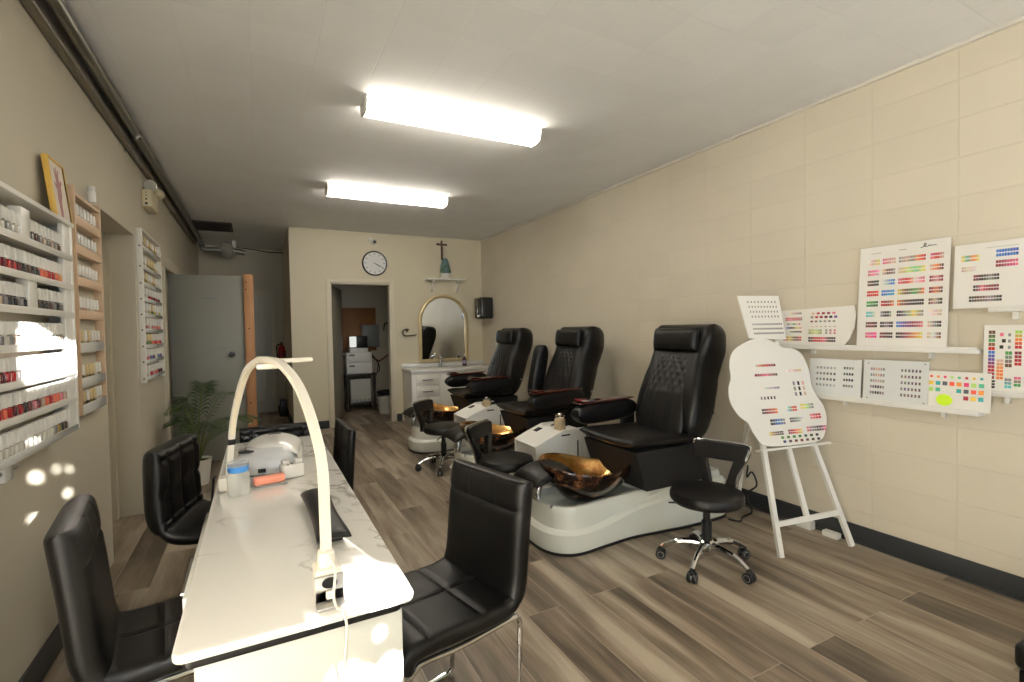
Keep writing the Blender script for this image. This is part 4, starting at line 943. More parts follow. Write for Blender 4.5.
# ------------------------------------------------------------------ wall ledges and charts (right wall)
def ledge(name, y0, y1, z, dep, lab):
    t = empty(name, (XR, (y0+y1)/2, z)); tag(t, lab, 'shelf', 'white ledges on the right wall'); w = (y1-y0)/2
    MB().box((-dep, -w, -0.02), (0, w, 0), bev=0.002).build('board', m_white, t)
    MB().box((-dep, -w, 0), (-dep+0.006, w, 0.012), bev=0.001).build('front_lip', m_white, t)
    for s in (-0.6, 0.6): MB().box((-0.03, s*w-0.01, -0.055), (0, s*w+0.01, -0.02), bev=0.003).build('bracket', m_white, t)
ledge('wall_ledge', 1.09, 2.14, 1.205, 0.08, 'long upper white ledge on the right wall under the tall chart')
ledge('wall_ledge', 1.08, 1.90, 0.895, 0.09, 'lower white ledge on the right wall under the long chart')
ledge('wall_ledge', 0.62, 1.056, 1.41, 0.06, 'short white ledge at the upper right of the block wall')
ledge('wall_ledge', 0.62, 1.09, 1.0, 0.06, 'short white ledge at the lower right of the block wall')
VY = (0, -1, 0)   # towards the camera's right along the wall
NX = (-1, 0, 0)
def wchart(label, y_left, z0, x, outline, sw, lean=3.0, th=0.005, mat=m_board):
    a = radians(lean)
    return chart('colour_chart', label, (x, y_left, z0), VY, (sin(a), 0, cos(a)), (-cos(a), 0, sin(a)), outline, sw, th, mat=mat)
def rct(w, h): return [(0, 0), (w, 0), (w, h), (0, h)]
# tall chart 0.435 x 0.59
sw = []
cols4 = [(0.045, 0.105), (0.12, 0.185), (0.20, 0.325), (0.345, 0.405)]
pal = [[[W_, NU, YE_], [PK, NU], [GY, NU, GY, OR, RD_], [PK, RD_, NU]],
       [[PK, (236, 150, 190)], [NU, BR, GY], [NU, (200, 210, 120), (120, 200, 150), YE_], [NU, OR, BR]],
       [[BR, BK], [W_, BL], [PK, RD_, W_, PK], [MA, NU, MA]],
       [[RD_, (220, 50, 40)], [BL, (80, 150, 220)], [YE_, BR, GR, OR], [MA, OR, BR]],
       [[GR, (40, 100, 50)], [RD_, MA, OR], [OR, BR, BK, BK], [BR, NU, BK]],
       [[TE, W_], [GY, BK, W_], [BK, GY, YE_, GY], [W_, NU]],
       [[BR, MA, BK], [BK, GY, BK], [BL, PU, MA, PK], [NU, GY, BK]],
       [[PK, (236, 60, 140)], [MA, BK], [BK, MA, OR, YE_], [NU, W_, BR]]]
for r in range(8):
    z = 0.495-r*0.0605
    for (a, b), cc in zip(cols4, pal[r]):
        sw += strip(a, z-0.018, b, z+0.018, cc, 12 if b-a > 0.1 else 6, 2, 0.1)
sw += [(0.06, 0.545, 0.11, 0.549, (190, 186, 180)), (0.20, 0.548, 0.235, 0.552, (170, 166, 160))]
tall = wchart('tall colour chart with many swatch rows, standing on the upper ledge', 1.645, 1.2055, XR-0.065, rct(0.43, 0.585), sw, 4.5)
# scribbled emblem at its top right
em = MB()
def sc(pts, w=0.004):
    P = spline([(0, p[0], p[1]) for p in pts], 5)
    em.strip([Vector((0, 0, 0))+Vector((0, -p.y, 0))+Vector((sin(radians(4.5)), 0, cos(radians(4.5))))*p.z+Vector((-cos(radians(4.5)), 0, sin(radians(4.5))))*0.0062 for p in P], (0, -1, 0.3), w, 0.0008)
sc([(0.30, 0.548), (0.315, 0.552), (0.325, 0.565), (0.318, 0.569), (0.316, 0.556), (0.33, 0.549)]); sc([(0.332, 0.55), (0.337, 0.558), (0.343, 0.551), (0.349, 0.557), (0.356, 0.551), (0.363, 0.556), (0.37, 0.552)], 0.003)
em.build('emblem', M('ink_black', (40, 38, 40), 0.5), tall, smooth='flat')
# right upper chart
sw = strip(0.028, 0.235, 0.098, 0.27, [YE_, TE, OR, YE_], 8, 2) + strip(0.03, 0.185, 0.098, 0.212, [NU, W_], 7, 2) + strip(0.16, 0.245, 0.24, 0.285, [BL, (60, 100, 180)], 8, 2) + strip(0.16, 0.195, 0.24, 0.232, [MA, PK], 8, 2)
sw += strip(0.078, 0.135, 0.175, 0.168, [MA, BK, GY, BK], 10, 2) + strip(0.078, 0.083, 0.175, 0.116, [BK, PK, MA, MA], 10, 2) + strip(0.063, 0.03, 0.187, 0.062, [BK, BR, GY, BK], 12, 2) + [(0.12, 0.295, 0.24, 0.298, (196, 192, 186))]
wchart('colour chart with blue swatches on the short upper ledge at far right', 1.195, 1.4125, XR-0.05, rct(0.40, 0.325), sw, 4)
# right lower chart
sw = []
for cx, specs in ((0.03, [(0.30, 0.20, [BR, GR, RD_], 5), (0.20, 0.06, [BL, PU, RD_, MA], 8)]), (0.062, [(0.16, 0.06, [NU, OR, OR], 6)]), (0.092, [(0.20, 0.12, [GR, GY, BR], 4), (0.07, 0.02, [GY, TE], 3)]), (0.125, [(0.30, 0.21, [(160, 210, 90), OR, RD_], 5), (0.2, 0.13, [MA, RD_], 4), (0.08, 0.03, [PK, GR], 3)]), (0.16, [(0.3, 0.22, [PU, PK, YE_], 5), (0.19, 0.1, [BR, GR, PK], 5)])):
    for z1, z0, cc, n in specs:
        for k in range(n):
            f = k/max(1, n-1)*(len(cc)-1); i = min(len(cc)-2, int(f)); g = f-i; c = tuple(cc[i][q]*(1-g)+cc[i+1][q]*g for q in range(3)); h = (z1-z0)/n
            sw += [(cx-0.0125, z1-h*(k+0.9), cx-0.001, z1-h*(k+0.1), c), (cx+0.0, z1-h*(k+0.9), cx+0.0115, z1-h*(k+0.1), c)]
for k in range(3): sw += [(0.058+0.008*(k % 2), 0.27-0.03*k, 0.072+0.008*(k % 2), 0.287-0.03*k, BK if k else PK), (0.088, 0.27-0.03*k, 0.098, 0.285-0.03*k, GY), (0.03, 0.045-0.014*k, 0.045, 0.055-0.014*k, BK)]
wchart('colour chart with tall colour columns on the short lower ledge at right', 1.076, 1.0025, XR-0.05, rct(0.40, 0.325), sw, 3)
# long fan chart behind easel card
fo = spl2([(0.0, 0.0), (0.455, 0.0)], 1, False)
fo = [(-0.03, 0.0), (0.415, 0.0), (0.452, 0.05), (0.475, 0.12), (0.482, 0.19), (0.468, 0.25), (0.0, 0.235), (-0.03, 0.12)]
sw = strip(0.05, 0.205, 0.15, 0.222, [W_, NU, GY], 8) + strip(0.04, 0.165, 0.155, 0.188, [RD_, PK, RD_, MA], 10, 2) + strip(0.055, 0.135, 0.145, 0.15, [GY, W_, GR, W_, PK], 7) + strip(0.05, 0.11, 0.155, 0.125, [BL, BK, YE_, NU], 8) + strip(0.06, 0.085, 0.155, 0.098, [W_, GR, BK, BK], 8) + strip(0.03, 0.03, 0.155, 0.062, [RD_, YE_, BR, RD_], 10, 2)
sw += strip(0.21, 0.20, 0.37, 0.218, [NU, RD_, MA, PK], 5, 1, 0.4) + strip(0.205, 0.175, 0.38, 0.195, [GY, RD_, MA, BK, PU], 6, 1, 0.35) + strip(0.205, 0.15, 0.37, 0.166, [BR, GY, GY, GY], 6, 1, 0.4) + strip(0.21, 0.12, 0.375, 0.128, [NU, GY], 6, 1, 0.6)
sw += strip(0.20, 0.075, 0.285, 0.108, [(150, 160, 90), (210, 220, 130), (150, 160, 90)], 7, 2) + strip(0.30, 0.075, 0.375, 0.108, [GY, PK], 3, 2, 0.5) + strip(0.20, 0.025, 0.37, 0.06, [BK, RD_, RD_, PK, BK, BK], 13, 2)
wchart('long curved colour chart leaning on the upper ledge behind the small card', 2.138, 1.2055, XR-0.06, fo, sw, 4)
# lower ledge charts
def lower(w, h, y, lab, sw, mat=m_acryl):
    return wchart(lab, y, 0.8955, XR-0.075, rct(w, h), sw, 5, 0.006, mat)
sw = []
for r in range(4): sw += strip(0.04, 0.165-0.036*r, 0.165, 0.185-0.036*r, [GY, (60, 56, 60) if r in (1, 2) else (170, 166, 166)], 6, 1, 0.45)
for r in range(4): sw += strip(0.205, 0.17-0.036*r, 0.265, 0.19-0.036*r, [(90, 86, 88), BK if r in (1, 2) else GY], 4, 1, 0.3)
lower(0.305, 0.232, 1.925, 'leftmost acrylic sheet of grey samples on the lower ledge', sw)
sw = []
for r in range(5): sw += strip(0.035, 0.175-0.034*r, 0.11, 0.196-0.034*r, [GY, NU if r < 3 else BK, GY], 6, 1, 0.25)
for r in range(5): sw += strip(0.185, 0.175-0.034*r, 0.285, 0.196-0.034*r, [(120, 116, 122), (110, 80, 84)], 6, 1, 0.45)
for a, b in ((0.02, 0.215), (0.295, 0.222), (0.02, 0.012), (0.295, 0.012)): sw += [(a, b, a+0.006, b+0.006, BK)]
lower(0.315, 0.238, 1.606, 'middle acrylic sheet of samples on the lower ledge, screwed at corners', sw)
sw = []
neon = [(240, 90, 70), (230, 70, 120), (90, 190, 150), (240, 200, 80), (90, 90, 100), (240, 150, 60), (190, 230, 120), (170, 50, 70), (60, 170, 170)]
for r in range(4):
    for k in range(8):
        if (r == 2 and 1 < k < 4) or (r == 3 and k < 5): continue
        s_ = 0.006 if r == 0 else 0.010
        c = neon[(k*5+r*3) % 9]; sw += [(0.012+k*0.029-s_, 0.165-r*0.034-s_, 0.012+k*0.029+s_, 0.165-r*0.034+s_, c)]
t = lower(0.25, 0.195, 1.29, 'rightmost sheet on the lower ledge with bright dots and a lime disc', sw, m_board)
a = radians(5); disc = [(0.07+0.034*cos(q*pi/12), 0.045+0.030*sin(q*pi/12)) for q in range(24)]
MB().prism(disc, (0, 0, 0), VY, (sin(a), 0, cos(a)), (-cos(a), 0, sin(a)), 0.0065, 0.0085).build('lime_disc', M('lime_card', (196, 232, 40), 0.5), t)

# sockets / power strip at the skirting behind the easel
t = empty('power_adapter', (3.185, 2.03, 0)); tag(t, 'white adapter block on the floor behind the easel', 'adapter'); t.location = (3.185, 1.965, 0)
MB().box((-0.03, -0.05, 0.0005), (0.03, 0.05, 0.055), bev=0.006).build('body', m_white, t); MB().tube(spline([(0, 0.05, 0.01), (0.0, 0.12, 0.006), (0.01, 0.25, 0.006), (0.0, 0.45, 0.006)], 4), 0.004, 6).build('cable', m_blk_plastic, t)
t = empty('power_adapter', (3.185, 1.80, 0)); tag(t, 'low white adapter on the floor by the right foot of the easel', 'adapter')
MB().box((-0.025, -0.05, 0.0005), (0.025, 0.045, 0.035), bev=0.006).build('body', m_white, t)
t = tag(MB().tube(spline([(3.225, 2.42, 0.30), (3.2, 2.41, 0.22), (3.19, 2.36, 0.27), (3.2, 2.33, 0.18), (3.19, 2.40, 0.1), (3.17, 2.36, 0.02), (3.1, 2.3, 0.0062), (2.98, 2.28, 0.0062), (2.9, 2.24, 0.0062), (2.86, 2.30, 0.0062)], 6), 0.006, 8).build('power_cable', m_blk_plastic), 'black cable hanging down the block wall behind the easel', 'cable')
# black ottoman at the lower right
t = empty('ottoman', (2.53, 0.36, 0)); tag(t, 'black box-like padded seat cut off at the lower right corner', 'ottoman')
MB().box((-0.33, -0.28, 0.03), (0.33, 0.29, 0.20), bev=0.012).build('base', m_blk, t)
MB().box((-0.34, -0.29, 0.20), (0.34, 0.30, 0.285), bev=0.02, seg=3).build('cushion', m_blk, t)
for sx in (-0.28, 0.28):
    for sy in (-0.24, 0.24): MB().lathe([(0.018, 0), (0.022, 0.03)], (sx, sy, 0), n=12).build('leg', m_blk_plastic, t)

# ------------------------------------------------------------------ back wall things
t = empty('wall_clock', (1.546, YB, 2.334)); tag(t, 'round black-rimmed wall clock above the storage doorway', 'clock')
MB().lathe([(0.165, 0), (0.18, -0.006), (0.182, -0.02), (0.175, -0.032), (0.163, -0.03), (0.160, -0.012)], n=40, axis='y', cap=False).build('rim', m_blk_plastic, t)
MB().lathe([(0.163, -0.016), (0, -0.016)], n=40, axis='y', cap=False).build('dial', M('clock_face', (222, 222, 220), 0.3), t)
b = MB()
for k in range(12):
    a = 2*pi*k/12; b.box((-0.004, -0.019, 0.120), (0.004, -0.0165, 0.145), rot=(0, a, 0), piv=(0, -0.018, 0))
b.build('hour_mark', m_blk_plastic, t)
for ln, w, a in ((0.085, 0.008, 122), (0.125, 0.006, 117)): MB().box((-w/2, -0.024, -0.02), (w/2, -0.021, ln), rot=(0, radians(a), 0), piv=(0, -0.0225, 0)).build('hand', m_blk_plastic, t)
t = empty('security_camera', (1.535, YB, 2.64)); tag(t, 'small white security camera above the wall clock', 'camera')
MB().lathe([(0.035, 0), (0.035, -0.015), (0.02, -0.02), (0.02, -0.03)], (-0.03, 0, 0.03), n=18, axis='y').build('mount', m_white, t)
MB().lathe([(0, 0.0), (0.03, -0.01), (0.038, -0.04), (0.03, -0.07), (0.02, -0.075)], (0, 0, 0), n=18, axis='y').build('body', m_white, t); MB().lathe([(0.024, -0.07), (0.022, -0.08), (0, -0.084)], (0.004, 0, -0.004), n=16, axis='y').build('lens', m_blk_plastic, t)
# towel hook
t = empty('towel_ring', (2.02, YB, 1.31)); tag(t, 'curved bronze towel hook left of the arched mirror', 'towel hook')
br_ = M('bronze', (74, 60, 48), 0.35, 0.8)
MB().lathe([(0.022, 0), (0.022, -0.01), (0.01, -0.015), (0.01, -0.05), (0, -0.05)], (-0.02, 0, 0.04), n=14, axis='y').build('post', br_, t)
MB().tube(spline([(0.0, -0.045, 0.055), (-0.04, -0.05, 0.06), (-0.085, -0.05, 0.04), (-0.095, -0.05, 0.0), (-0.07, -0.05, -0.035), (-0.02, -0.05, -0.04), (0.09, -0.05, -0.03), (0.11, -0.05, -0.015)], 5), 0.009, 10).build('bar', br_, t)
# mirror
t = empty('arched_mirror', (2.57, YB-0.012, 0.857)); tag(t, 'arched mirror in a pale gold frame above the vanity', 'mirror'); t.rotation_euler = (radians(1.0), 0, 0)
W2, H1 = 0.40, 0.62
arc = [(-W2, 0), (W2, 0), (W2, H1)]+[(W2*cos(a*pi/20), H1+0.42*sin(a*pi/20)) for a in range(1, 20)]+[(-W2, H1)]
inn = [(-W2+0.05, 0.05), (W2-0.05, 0.05), (W2-0.05, H1)]+[((W2-0.05)*cos(a*pi/20), H1+0.37*sin(a*pi/20)) for a in range(1, 20)]+[(-W2+0.05, H1)]
mb = MB(); n = len(arc)
lay = [[(x, 0, z) for x, z in arc], [(x, -0.03, z) for x, z in arc], [(x*0.5+x2*0.5, -0.042, z*0.5+z2*0.5) for (x, z), (x2, z2) in zip(arc, inn)], [(x, -0.026, z) for x, z in inn], [(x, -0.01, z) for x, z in inn]]
mb.add([p for l in lay for p in l], [[i*n+k, i*n+(k+1) % n, (i+1)*n+(k+1) % n, (i+1)*n+k] for i in range(4) for k in range(n)])
mb.build('frame', m_brass, t); MB().prism(inn, (0, -0.012, 0), (1, 0, 0), (0, 0, 1), (0, 1, 0), 0, 0.004).build('glass', m_mirror, t)
# shelf + figurine + cross
t = empty('wall_shelf', (2.60, YB, 2.135)); tag(t, 'small white bracket shelf above the arched mirror', 'shelf')
MB().box((-0.31, -0.15, -0.02), (0.31, 0, 0), bev=0.004).build('board', m_white, t)
for s in (-0.2, 0.2): MB().prism([(0, 0), (-0.12, 0), (-0.11, -0.03), (-0.06, -0.05), (-0.04, -0.11), (-0.02, -0.17), (0, -0.18)], (s-0.012, 0, -0.02), (0, 1, 0), (0, 0, 1), (1, 0, 0), 0, 0.024).build('bracket', m_white, t)
t = empty('figurine', (2.60, YB-0.08, 2.1355)); tag(t, 'small robed figurine in blue and white on the wall shelf', 'figurine')
MB().lathe([(0, 0), (0.085, 0), (0.09, 0.02), (0.07, 0.05), (0.08, 0.06), (0.075, 0.08), (0, 0.085)], n=18).build('pedestal', m_white, t)
MB().lathe([(0.06, 0.083), (0.085, 0.10), (0.075, 0.18), (0.055, 0.26), (0.03, 0.32), (0.0, 0.335)], n=18, sy=0.7).build('robe', M('robe_blue', (96, 126, 132), 0.5, noise=0.5, nscale=30), t)
MB().lathe([(0, 0.30), (0.022, 0.315), (0.026, 0.335), (0.018, 0.36), (0, 0.366)], (0, -0.012, 0), n=14).build('head', M('figure_face', (216, 200, 180), 0.5), t)
MB().tube([(-0.05, -0.04, 0.16), (0, -0.06, 0.2), (0.05, -0.04, 0.16)], 0.018).lathe([(0, 0.05), (0.03, 0.06), (0.03, 0.11), (0, 0.12)], (0.05, -0.03, 0.03), n=10).lathe([(0, 0.05), (0.03, 0.06), (0.02, 0.13), (0, 0.14)], (-0.055, -0.03, 0.03), n=10).build('arms', M('figure_green', (80, 104, 80), 0.5), t)
t = empty('wall_cross', (2.575, YB, 2.73)); tag(t, 'thin brown cross hung above the robed figurine', 'cross')
cw = M('cross_wood', (84, 58, 40), 0.45)
MB().box((-0.014, -0.02, -0.30), (0.014, 0, 0.0), bev=0.003).build('upright', cw, t); MB().box((-0.085, -0.022, -0.075), (0.085, -0.002, -0.045), bev=0.003).build('crossbar', cw, t)
# paper towel dispenser
t = empty('towel_dispenser', (XR-0.115, 6.95, 1.51)); tag(t, 'black paper towel dispenser on the right wall by the corner', 'towel dispenser')
MB().box((-0.10, -0.13, 0), (0.112, 0.13, 0.33), bev=0.03, seg=4).build('housing', M('dispenser_black', (20, 20, 22), 0.15, coat=0.5), t)
MB().box((-0.106, -0.05, 0.06), (-0.098, 0.05, 0.30), bev=0.003).build('window', M('smoked_plastic', (46, 46, 50), 0.1), t); MB().box((-0.07, -0.1, -0.006), (-0.02, 0.1, 0.0)).build('outlet', m_panel, t)
# vanity
VX0, VX1, VY0 = 1.92, 3.225, 6.76
t = empty('vanity', ((VX0+VX1)/2, 7.0, 0)); tag(t, 'white vanity cabinet with drawers under the arched mirror', 'vanity'); cx = (VX0+VX1)/2
MB().box((VX0-cx, VY0-7.0+0.02, 0.07), (VX1-cx, YB-7.0-0.012, 0.745), bev=0.003).build('carcass', m_white, t)
MB().box((VX0-cx+0.01, VY0-7.0+0.06, 0), (VX1-cx, YB-7.03, 0.07)).build('toe_kick', m_white, t)
MB().box((VX0-cx-0.02, VY0-7.0-0.012, 0.745), (VX1-cx+0.01, YB-7.0-0.002, 0.79), bev=0.006).build('countertop', m_white_gloss, t)
MB().box((VX0-cx-0.02, YB-7.0-0.022, 0.79), (VX1-cx+0.01, YB-7.0-0.002, 0.85), bev=0.004).build('backsplash', m_white_gloss, t)
for z0, z1 in ((0.565, 0.715), (0.40, 0.55), (0.24, 0.385), (0.09, 0.225)):
    d_ = MB().box((0.06+VX0-cx, VY0-7.0+0.004, z0), (0.40+VX0-cx, VY0-7.0+0.02, z1), bev=0.004).box((0.085+VX0-cx, VY0-7.0, z0+0.025), (0.375+VX0-cx, VY0-7.0+0.004, z1-0.025), bev=0.002).build('drawer', m_white, t)
    zc = (z0+z1)/2; x_ = 0.23+VX0-cx
    MB().tube([(x_-0.07, VY0-7.0, zc), (x_-0.065, VY0-7.0-0.025, zc), (x_+0.065, VY0-7.0-0.025, zc), (x_+0.07, VY0-7.0, zc)], 0.007, 8).build('handle', M('pewter', (110, 106, 100), 0.3, 0.8), d_)
for x0 in (0.42, 0.85):
    d_ = MB().box((x0+VX0-cx, VY0-7.0+0.004, 0.09), (x0+0.42+VX0-cx, VY0-7.0+0.02, 0.715), bev=0.004).build('cabinet_door', m_white, t)
    MB().box((x0+0.06+VX0-cx, VY0-7.0, 0.15), (x0+0.36+VX0-cx, VY0-7.0+0.004, 0.655), bev=0.003).build('door_panel', m_white, d_)
t = empty('faucet', (2.46, 7.1, 0.7905)); tag(t, 'chrome basin faucet on the white vanity counter', 'faucet')
MB().lathe([(0.03, 0), (0.03, 0.01), (0.02, 0.015), (0.018, 0.11), (0.022, 0.115), (0.022, 0.15), (0, 0.155)], n=18).build('body', m_chrome, t)
MB().tube(spline([(0, 0, 0.11), (0, -0.06, 0.14), (0, -0.12, 0.12), (0, -0.13, 0.095)], 5), 0.013, 10).build('spout', m_chrome, t); MB().tube([(0, 0, 0.155), (0.01, 0.03, 0.2)], 0.008).build('lever', m_chrome, t)
t = empty('soap_bottle', (2.86, 7.12, 0.7905)); tag(t, 'dark soap bottle with pump on the white vanity counter', 'bottle')
MB().lathe([(0, 0), (0.032, 0), (0.034, 0.01), (0.034, 0.10), (0.02, 0.125), (0.012, 0.13), (0.012, 0.145), (0, 0.145)], n=18).build('body', M('soap_dark', (70, 50, 60), 0.2), t)
MB().tube([(0, 0, 0.145), (0, 0, 0.18), (0.0, -0.03, 0.183)], 0.007).build('pump', m_white, t)
MB().lathe([(0.0345, 0.03), (0.0345, 0.085)], n=18, cap=False).build('paper_label', M('label_lilac', (170, 150, 180), 0.5), t)

# ------------------------------------------------------------------ storage room
SY = YE
def rel(o): return o
o = MB().box((1.36, SY-0.02, 0.99), (1.96, SY, 1.78), bev=0.002).build('plywood_board', m_corkboard); tag(o, 'orange plywood board on the storage room wall', 'board')
t = empty('electrical_panel', (1.86, SY-0.02, 1.20)); tag(t, 'grey electrical panel mounted on the plywood board', 'electrical panel')
MB().box((-0.17, -0.10, -0.14), (0.14, 0, 0.27), bev=0.006).build('box', m_panel, t); MB().box((-0.155, -0.112, -0.125), (0.125, -0.10, 0.255), bev=0.004).build('door', m_panel, t)
t = empty('work_table', (1.545, 8.72, 0)); tag(t, 'dark small table in the storage room', 'table')
dk = M('dark_wood', (52, 44, 38), 0.5)
MB().box((-0.26, -0.22, 0.60), (0.26, 0.25, 0.63), bev=0.004).build('top', dk, t)
for sx in (-0.22, 0.22):
    for sy in (-0.18, 0.21): MB().lathe([(0.018, 0), (0.026, 0.1), (0.018, 0.3), (0.028, 0.45), (0.024, 0.60)], (sx, sy, 0), n=12).build('leg', dk, t)
MB().box((-0.22, -0.18, 0.12), (0.22, 0.21, 0.14), bev=0.003).build('lower_shelf', dk, t)
t = empty('drawer_unit', (1.525, 8.72, 0.6305)); tag(t, 'white two-drawer box on the dark storage table', 'drawer unit')
MB().box((-0.21, -0.18, 0), (0.21, 0.2, 0.36), bev=0.006).build('case', m_white, t)
for z in (0.01, 0.19):
    d_ = MB().box((-0.20, -0.195, z), (0.20, -0.18, z+0.165), bev=0.004).build('drawer', m_white, t); MB().box((-0.17, -0.20, z+0.115), (-0.08, -0.195, z+0.145), bev=0.002).build('handle', m_panel, d_)
t = empty('tablet_stand', (1.535, 8.70, 0.9912)); tag(t, 'white device with a bright screen on the white drawers', 'device')
MB().box((-0.15, -0.1, 0), (0.15, 0.1, 0.075), bev=0.01).build('base', m_white, t)
MB().box((-0.15, -0.02, 0.075), (0.16, 0.02, 0.28), bev=0.006).build('back', m_blk_plastic, t); MB().box((-0.14, -0.024, 0.09), (-0.03, -0.02, 0.27)).build('screen', M('screen_glow', (232, 236, 230), 0.3, emit=0.7), t)
t = empty('storage_crate', (1.545, 8.74, 0.1405)); tag(t, 'white crate on the lower shelf of the dark table', 'crate')
MB().box((-0.17, -0.17, 0.02), (0.17, 0.17, 0.40), bev=0.012).build('body', M('crate_white', (190, 188, 178), 0.5), t)
b = MB()
for k in range(5): b.box((-0.15+k*0.065, -0.176, 0.0), (-0.11+k*0.065, -0.17, 0.06))
b.box((-0.18, -0.178, -0.0), (0.18, 0.178, 0.018)); b.build('foot_grille', m_grey, t)
def basket(x, y, r, h, lab, mat, name):
    t = empty(name, (x, y, 0)); tag(t, lab, 'basket')
    MB().lathe([(0, 0), (r*0.8, 0), (r*0.82, 0.01), (r, h), (r-0.008, h), (r*0.8-0.008, 0.015), (0, 0.015)], n=24).build('body', mat, t)
    MB().lathe([(r-0.008, h-0.02), (r+0.012, h-0.02), (r+0.012, h), (r-0.008, h+0.004)], n=24, cap=False).build('rim', mat, t)
    b = MB()
    for k in range(16):
        a = 2*pi*k/16; rr = r*0.93+0.002
        for z in (0.4, 0.6, 0.8): b.box((-0.012, -0.002, -0.018), (0.012, 0.002, 0.018), rot=(0, 0, a+pi/2)); bb = b; 
        for q in range(3*8): pass
    return t
t = basket(1.885, 8.12, 0.165, 0.26, 'white plastic laundry basket on the storage floor', M('basket_white', (206, 204, 194), 0.45), 'laundry_basket')
b = MB()
for k in range(18):
    a = 2*pi*k/18
    for z in (0.10, 0.16):
        r = 0.165*(0.82+0.18*z/0.26)+0.001
        b.lathe([(0.009, -0.002), (0.009, 0.002), (0, 0.002)], (r*cos(a), r*sin(a), z), n=8)
b.build('vent_hole', m_grey, t)
basket(2.03, 8.62, 0.20, 0.30, 'dark round basket behind the white laundry basket', M('basket_dark', (34, 28, 30), 0.5), 'waste_basket')
t = tag(MB().tube(spline([(1.75, SY-0.03, 1.05), (1.78, SY-0.04, 0.98), (1.9, SY-0.05, 0.86), (2.0, SY-0.05, 0.80), (2.1, SY-0.05, 0.86), (2.25, SY-0.04, 0.95), (2.4, SY-0.03, 1.0)], 5), 0.013, 8).build('pipe_hose', M('copper_pipe', (120, 66, 46), 0.35, 0.5)), 'reddish hose looping along the storage room wall', 'hose')
t = tag(MB().tube(spline([(1.80, SY-0.03, 1.02), (1.88, SY-0.075, 0.9), (1.98, SY-0.085, 0.74), (2.0, SY-0.05, 0.62), (1.96, SY-0.05, 0.60), (1.99, SY-0.05, 0.8)], 5), 0.009, 8).build('power_cable', m_blk_plastic), 'dark cable hanging below the grey electrical panel', 'cable')
t = tag(MB().tube(spline([(2.35, SY-0.03, 1.30), (2.25, SY-0.05, 1.18), (2.22, SY-0.05, 1.32), (2.28, SY-0.05, 1.45), (2.2, SY-0.05, 1.5), (2.12, SY-0.04, 1.48), (2.1, SY-0.03, 1.36)], 5), 0.012, 8).build('power_cable', m_blk_plastic), 'dark coiled cable right of the plywood board', 'cable')
# hall: extinguisher and bin
t = empty('fire_extinguisher', (0.345, 8.75, 0.86)); tag(t, 'red fire extinguisher on the wall of the far hall', 'fire extinguisher')
MB().lathe([(0, 0), (0.05, 0), (0.052, 0.01), (0.052, 0.24), (0.03, 0.285), (0.02, 0.29)], n=18).build('cylinder', m_red, t); MB().tube([(0, 0, 0.29), (0, 0, 0.33)], 0.018).tube([(0.0, 0.02, 0.32), (0, -0.1, 0.345)], 0.008).build('valve', m_blk_plastic, t)
MB().tube(spline([(-0.02, 0, 0.31), (-0.07, 0, 0.27), (-0.06, 0, 0.1)], 4), 0.01).build('hose', m_blk_matte, t)
MB().box((0.052, -0.03, 0.05), (0.066, 0.03, 0.2)).build('bracket', m_blk_plastic, t)
o = MB().box((0.30, 8.66, 0.001), (0.40, 8.95, 0.26), bev=0.01).build('waste_bin', m_blk_plastic); tag(o, 'small dark bin on the floor of the far hall', 'bin')

# ------------------------------------------------------------------ potted palm
t = empty('potted_palm', (-0.50, 5.2, 0)); tag(t, 'green palm in a white pot in front of the grey door', 'plant')
MB().lathe([(0, 0), (0.075, 0), (0.08, 0.01), (0.105, 0.22), (0.11, 0.23), (0.10, 0.23), (0.095, 0.20), (0, 0.20)], n=28).build('pot', m_white, t)
MB().lathe([(0, 0.21), (0.0955, 0.21), (0.0955, 0.202)], n=20).build('soil', M('soil', (40, 30, 22), 0.9), t)
rp = random.Random(11)
fronds = [(80, 0.30, 0.66), (40, 0.38, 0.55), (120, 0.22, 0.42), (5, 0.40, 0.34), (-25, 0.38, 0.36), (165, 0.15, 0.34), (200, 0.14, 0.38), (-60, 0.36, 0.36), (262, 0.33, 0.34), (60, 0.16, 0.62), (150, 0.13, 0.55), (20, 0.3, 0.22), (225, 0.17, 0.5)]
for az, reach, rise in fronds:
    a = radians(az+rp.uniform(-8, 8)); c, s = cos(a), sin(a); dr = 0.24
    top = Vector((c*reach, s*reach, 0.24+rise))
    P = spline([(0.01*c, 0.01*s, 0.205), (c*reach*0.25, s*reach*0.25, 0.24+rise*0.55), (c*reach*0.62, s*reach*0.62, 0.24+rise*0.95), tuple(top-Vector((0, 0, rise*0.04))), (c*(reach+0.10), s*(reach+0.10), 0.24+rise*0.86)], 9)
    st_ = MB().tube(P, [0.006-0.0045*i/(len(P)-1) for i in range(len(P))], 6)
    fr_ = st_.build('frond_stem', m_stem, t)
    lf = MB(); n = len(P)
    for i in range(int(n*0.30), n):
        f = (i-n*0.30)/(n*0.70); L = 0.14*sin(pi*(0.18+0.80*f))+0.02
        T = (P[min(n-1, i+1)]-P[i-1]).normalized(); sd = T.cross(Vector((0, 0, 1)))
        sd = sd.normalized() if sd.length > 1e-4 else Vector((-s, c, 0)); upv = sd.cross(T)
        for q in (-1, 1):
            for h_ in (0.0,):
                base = P[i-1].lerp(P[i], h_); d_ = (sd*q*0.85+T*0.6+upv*0.12).normalized(); tip = base+d_*L+Vector((0, 0, -L*0.22)); mid = base+d_*L*0.5+Vector((0, 0, 0.004)); w = T*0.0050
                lf.add([base-w*0.3, mid-w, tip, mid+w, base+w*0.3], [[0, 1, 3, 4], [1, 2, 3]])
    lf.build('leaflets', m_green, fr_, smooth=None)
